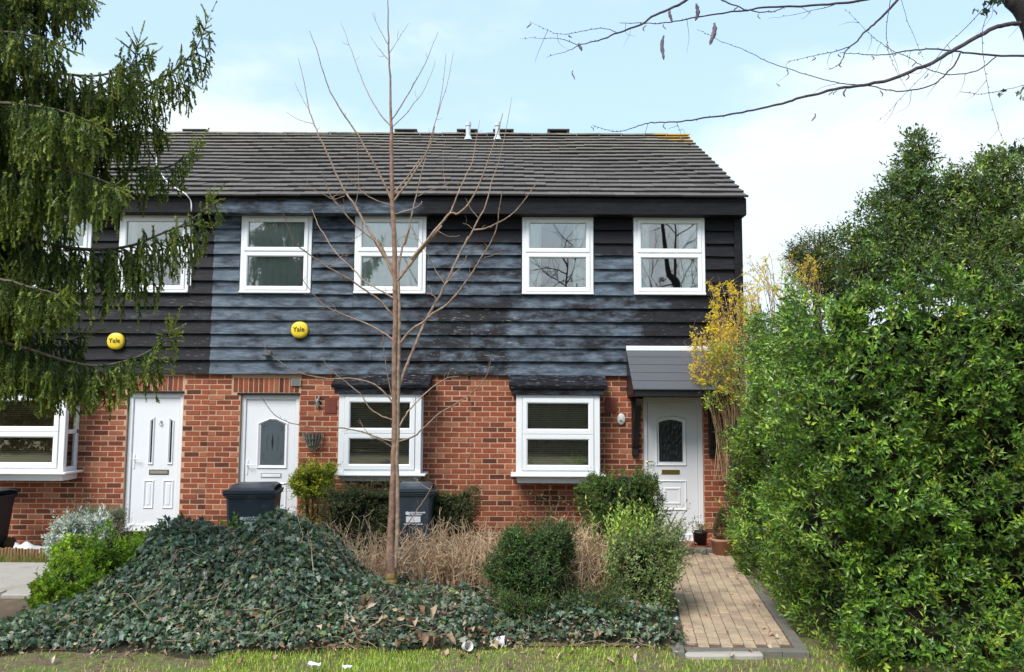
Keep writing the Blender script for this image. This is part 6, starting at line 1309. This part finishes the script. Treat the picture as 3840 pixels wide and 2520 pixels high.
# hanging wall basket and ornament
p = V(725, 1020, -.1); th = thing('wall_basket', (p[0], -.1, p[2]-.15), 'half-round wire basket hanging on the brick beside the middle door', 'basket'); S = Soup()
for k in range(10):
    a = math.pi*k/9; x_, y_ = math.cos(a), -math.sin(a); tube(S, spline([(p[0]+.155*x_, -.02+.16*y_, p[2]+.085), (p[0]+.13*x_, -.02+.13*y_, p[2]-.0), (p[0]+.085*x_, -.02+.08*y_, p[2]-.10), (p[0]+.03*x_, -.02+.03*y_, p[2]-.17)], 3), .0065, 5, (.30, .29, .25))
for z_, r_ in ((.085, .155), (.0, .13), (-.10, .085)): tube(S, [(p[0]+r_*math.cos(a), -.02-r_*1.02*math.sin(a), p[2]+z_) for a in np.linspace(0, math.pi, 14)], .008 if z_ > .05 else .005, 5, (.10, .095, .085))
S.obj('wire_frame', M_BARK, th); S = Soup(); a = np.linspace(0, math.pi, 12); rr_ = [(.14, .07), (.12, .0), (.075, -.10), (.02, -.165)]; v = np.array([[(p[0]+r_*math.cos(q), -.02-r_*math.sin(q), p[2]+z_) for q in a] for r_, z_ in rr_]).reshape(-1, 3); S.add(v, [(r*12+j, r*12+j+1, r*12+j+13, r*12+j+12) for r in range(3) for j in range(11)], (.16, .15, .13)); S.obj('liner', M_BARK, th)
p = V(739, 937, -.03); th = thing('wall_ornament', (p[0], -.03, p[2]), 'small grey lizard shaped ornament hung on the brick above the basket', 'ornament'); S = Soup(); tube(S, spline([(p[0]+.02, -.03, p[2]+.11), (p[0]+.012, -.035, p[2]+.07), (p[0]-.01, -.04, p[2]+.02), (p[0]+.008, -.035, p[2]-.04), (p[0]-.02, -.03, p[2]-.09)], 4), [.012, .018, .020, .016, .015, .018, .022, .026, .026, .025, .024, .022, .018, .014, .010, .006, .003], 7, (.26, .25, .22))
for sx_, sz_ in ((-1, .045), (1, .03), (-1, -.03), (1, -.045)): tube(S, spline([(p[0], -.035, p[2]+sz_), (p[0]+sx_*.04, -.035, p[2]+sz_+.01), (p[0]+sx_*.055, -.03, p[2]+sz_-.02)], 3), .006, 5, (.26, .25, .22))
S.obj('lizard_body', M_BARK, th, smooth=True)
# aerial cable and thin wires
cab = Soup(); pts = [W(1075/1.859, 995/1.859, 3.2)]
def onroof(x, y):
    lo, hi = -.3, 3.6
    for _ in range(40):
        m__ = (lo+hi)/2; q = W(x, y, m__); zr = EZ+(m__-EY)*sl[1]/sl[0]+.05
        if q[2] > zr: lo = m__
        else: hi = m__
    return W(x, y, lo)
c1_ = crop(0, 0, 1.859)
pts = [onroof(x, y) for x, y in c1_([(1078, 1000), (1085, 1040), (1092, 1090), (1090, 1140), (1105, 1175), (1125, 1210), (1160, 1260), (1230, 1315)])]
pts += [W(*c1_([(1285, 1345)])[0], -.36), W(*c1_([(1330, 1400)])[0], -.30), W(*c1_([(1335, 1470)])[0], -.30)]+[W(440+x/4.4636, 780+y/4.4636, -.075) for x, y in ((1250, 80), (1265, 300), (1255, 560), (1275, 800), (1240, 980), (1225, 1300))]
tube(cab, spline(pts, 3), .009, 6); tag(cab.obj('aerial_cable', M_UPVC, None, smooth=True), 'loose white cable running down the roof and past the left upper window', 'cable')
# ================================================================== pots by the right door
def pot(name, x, y, r0, r1, h_, mat, label, z0=0.0, rim=True):
    th = thing(name, (x, y, z0), label, 'plant pot'); S = Soup(); lathe(S, [(r0*.6, z0+.002), (r0, z0+.002), (r1*.97, z0+h_*.84), (r1*1.06, z0+h_*.86), (r1*1.08, z0+h_*.98), (r1*1.0, z0+h_), (r1*.92, z0+h_*.98), (r1*.9, z0+h_*.85)], x, y, 24); S.obj('pot', mat, th, smooth=True); S = Soup(); lathe(S, [(r1*.91, z0+h_*.88), (.001, z0+h_*.89)], x, y, 16); S.obj('compost', M_SOIL, th); return th
p = V(1628, 1250, -.36); th = pot('plant_pot', p[0], -.34, .085, .105, .20, plain('black_pot', (.016, .017, .018), .45, .2), 'black plastic pot with a small plant on the step by the right door', .085)
S = Soup(); lathe(S, [(.02, .0775), (.13, .0775), (.14, .098), (.13, .098), (.12, .085)], p[0], -.34, 22); S.obj('saucer', plain('red_saucer', (.30, .07, .045), .6, .15), th, smooth=True)
g = np.random.default_rng(3); SL = Soup(); P = np.stack([p[0]+g.normal(0, .035, 26), -.34+g.normal(0, .035, 26), g.uniform(.26, .32, 26)], 1); shoots(SL, None, P, unit(g.normal(0, .4, (26, 3))+np.array([0, 0, 1])), .10, 6, .035, .02, [(.05, .09, .02), (.12, .14, .04), (.25, .2, .08)], None, None, g=g); SL.obj('foliage', M_LEAF, th, kind='stuff')
p = V(1672, 1265, -.55); th = pot('plant_pot', p[0]+.01, -.66, .12, .155, .24, M_TERRA, 'weathered terracotta pot with a little dwarf conifer next to the black pot'); g = np.random.default_rng(13); SL, SS = Soup(), Soup(); n = 620; z = g.uniform(0, 1, n)**.8; r_ = .135*(1-z)**.7*np.sqrt(np.clip(z*6, 0, 1)); a = g.uniform(0, 6.28, n); P = np.stack([p[0]+.01+r_*np.cos(a), -.66+r_*np.sin(a), .23+z*.38], 1); D = unit(np.stack([np.cos(a)*.7, np.sin(a)*.7, np.full(n, .6)], 1)+g.normal(0, .2, (n, 3))); shoots(SL, SS, P-D*.03, D, .06, 8, .02, .005, [(.05, .065, .02), (.09, .095, .03), (.03, .05, .016)], None, (.12, .12, .04), g=g); SL.obj('foliage', M_MATT, th, kind='stuff'); SS.obj('stems', M_BARK, th)
p = V(1706, 1275, -.6); pot('plant_pot', p[0], -.70, .075, .095, .16, plain('red_terracotta', (.30, .08, .05), .8, .2), 'small empty red clay pot half hidden under the hedge')
S = Soup(); cbox(S, 2.08, 2.42, -.42, -.10, .077, .092, .004); tag(S.obj('door_mat', plain('grey_mat', (.10, .09, .085), .95, .3, 40, bmp=.8), None), 'small worn grey door mat on the red step', 'mat')

# ================================================================== across the street, behind the camera (seen in the windows)
def far_tree(x, y, h_, seed, label, dens=1.0):
    gg = np.random.default_rng(seed); th = thing('street_tree', (x, y, 0), label, 'tree', 'bare trees across the street'); S = Soup(); S2 = Soup()
    tube(S, spline([(x, y, -.1), (x+.1, y, h_*.3), (x-.1, y, h_*.6), (x+.05, y, h_*.9)], 4), np.linspace(.17, .03, 13), 8, (.08, .065, .055)); S.obj('trunk', M_BARK, th, smooth=True)
    def grow(p, d, L_, r_, lv):
        q = [p]; 
        for _ in range(4): d = unit(d+gg.normal(0, .16, 3)+np.array([0, 0, .05])); q.append(q[-1]+d*L_/4)
        tube(S2, np.array(q), np.linspace(r_, r_*.45, 5), 4 if lv < 1 else 3, (.05, .04, .035), cap=False)
        if lv < 2:
            for _ in range(int((9 if lv == 0 else 5)*dens)):
                i = gg.integers(1, 5); grow(q[i], unit(d+rdir(1, gg)[0]*.85), L_*gg.uniform(.4, .65), r_*.45, lv+1)
    for k in range(int(11*dens)):
        a = gg.uniform(0, 6.28); z = gg.uniform(.25, .88)*h_; grow(np.array([x, y, z]), unit(np.array([math.cos(a), math.sin(a), .7])), h_*.33*(1.15-.6*z/h_), .038, 0)
    S2.obj('branches', M_BARK, th)
far_tree(7.6, -25, 12.5, 201, 'dense bare street tree opposite the right hand upper window', 1.0); far_tree(2.6, -27, 10.5, 202, 'slender bare street tree opposite the house', .8); far_tree(-11.5, -26, 9.5, 203, 'small bare street tree opposite the left door', .8)
shrub('street_hedge', (0, -23.5, 1.6), (24, 1.0, 1.75), .8, 1800, 'long dark hedge on the far side of the street', 'hedge', .34, .17, [(.03, .05, .018), (.05, .07, .026), (.08, .09, .04)], None, None, .4, 5, 210, .35, (.1, .8), faces=(0, 0, 0, 1, .6, 0), inner=.15)
p_ = [(-3.2, 3.2), (9.5, 4.6), (4.0, 4.0)]
for i_, (x_, h2) in enumerate(p_): shrub('street_bush', (x_, -22.3, h2/2), (1.7, 1.2, h2/2), 1.1, 700, ['rounded evergreen bush across the street, left of the others', 'tall evergreen bush across the street, right of the others', 'middle evergreen bush across the street'][i_], 'shrub', .2, .1, [(.012, .028, .008), (.025, .045, .012), (.04, .06, .016)], None, None, .35, 5, 220+i_, .25, (.3, 1.2), inner=.2)
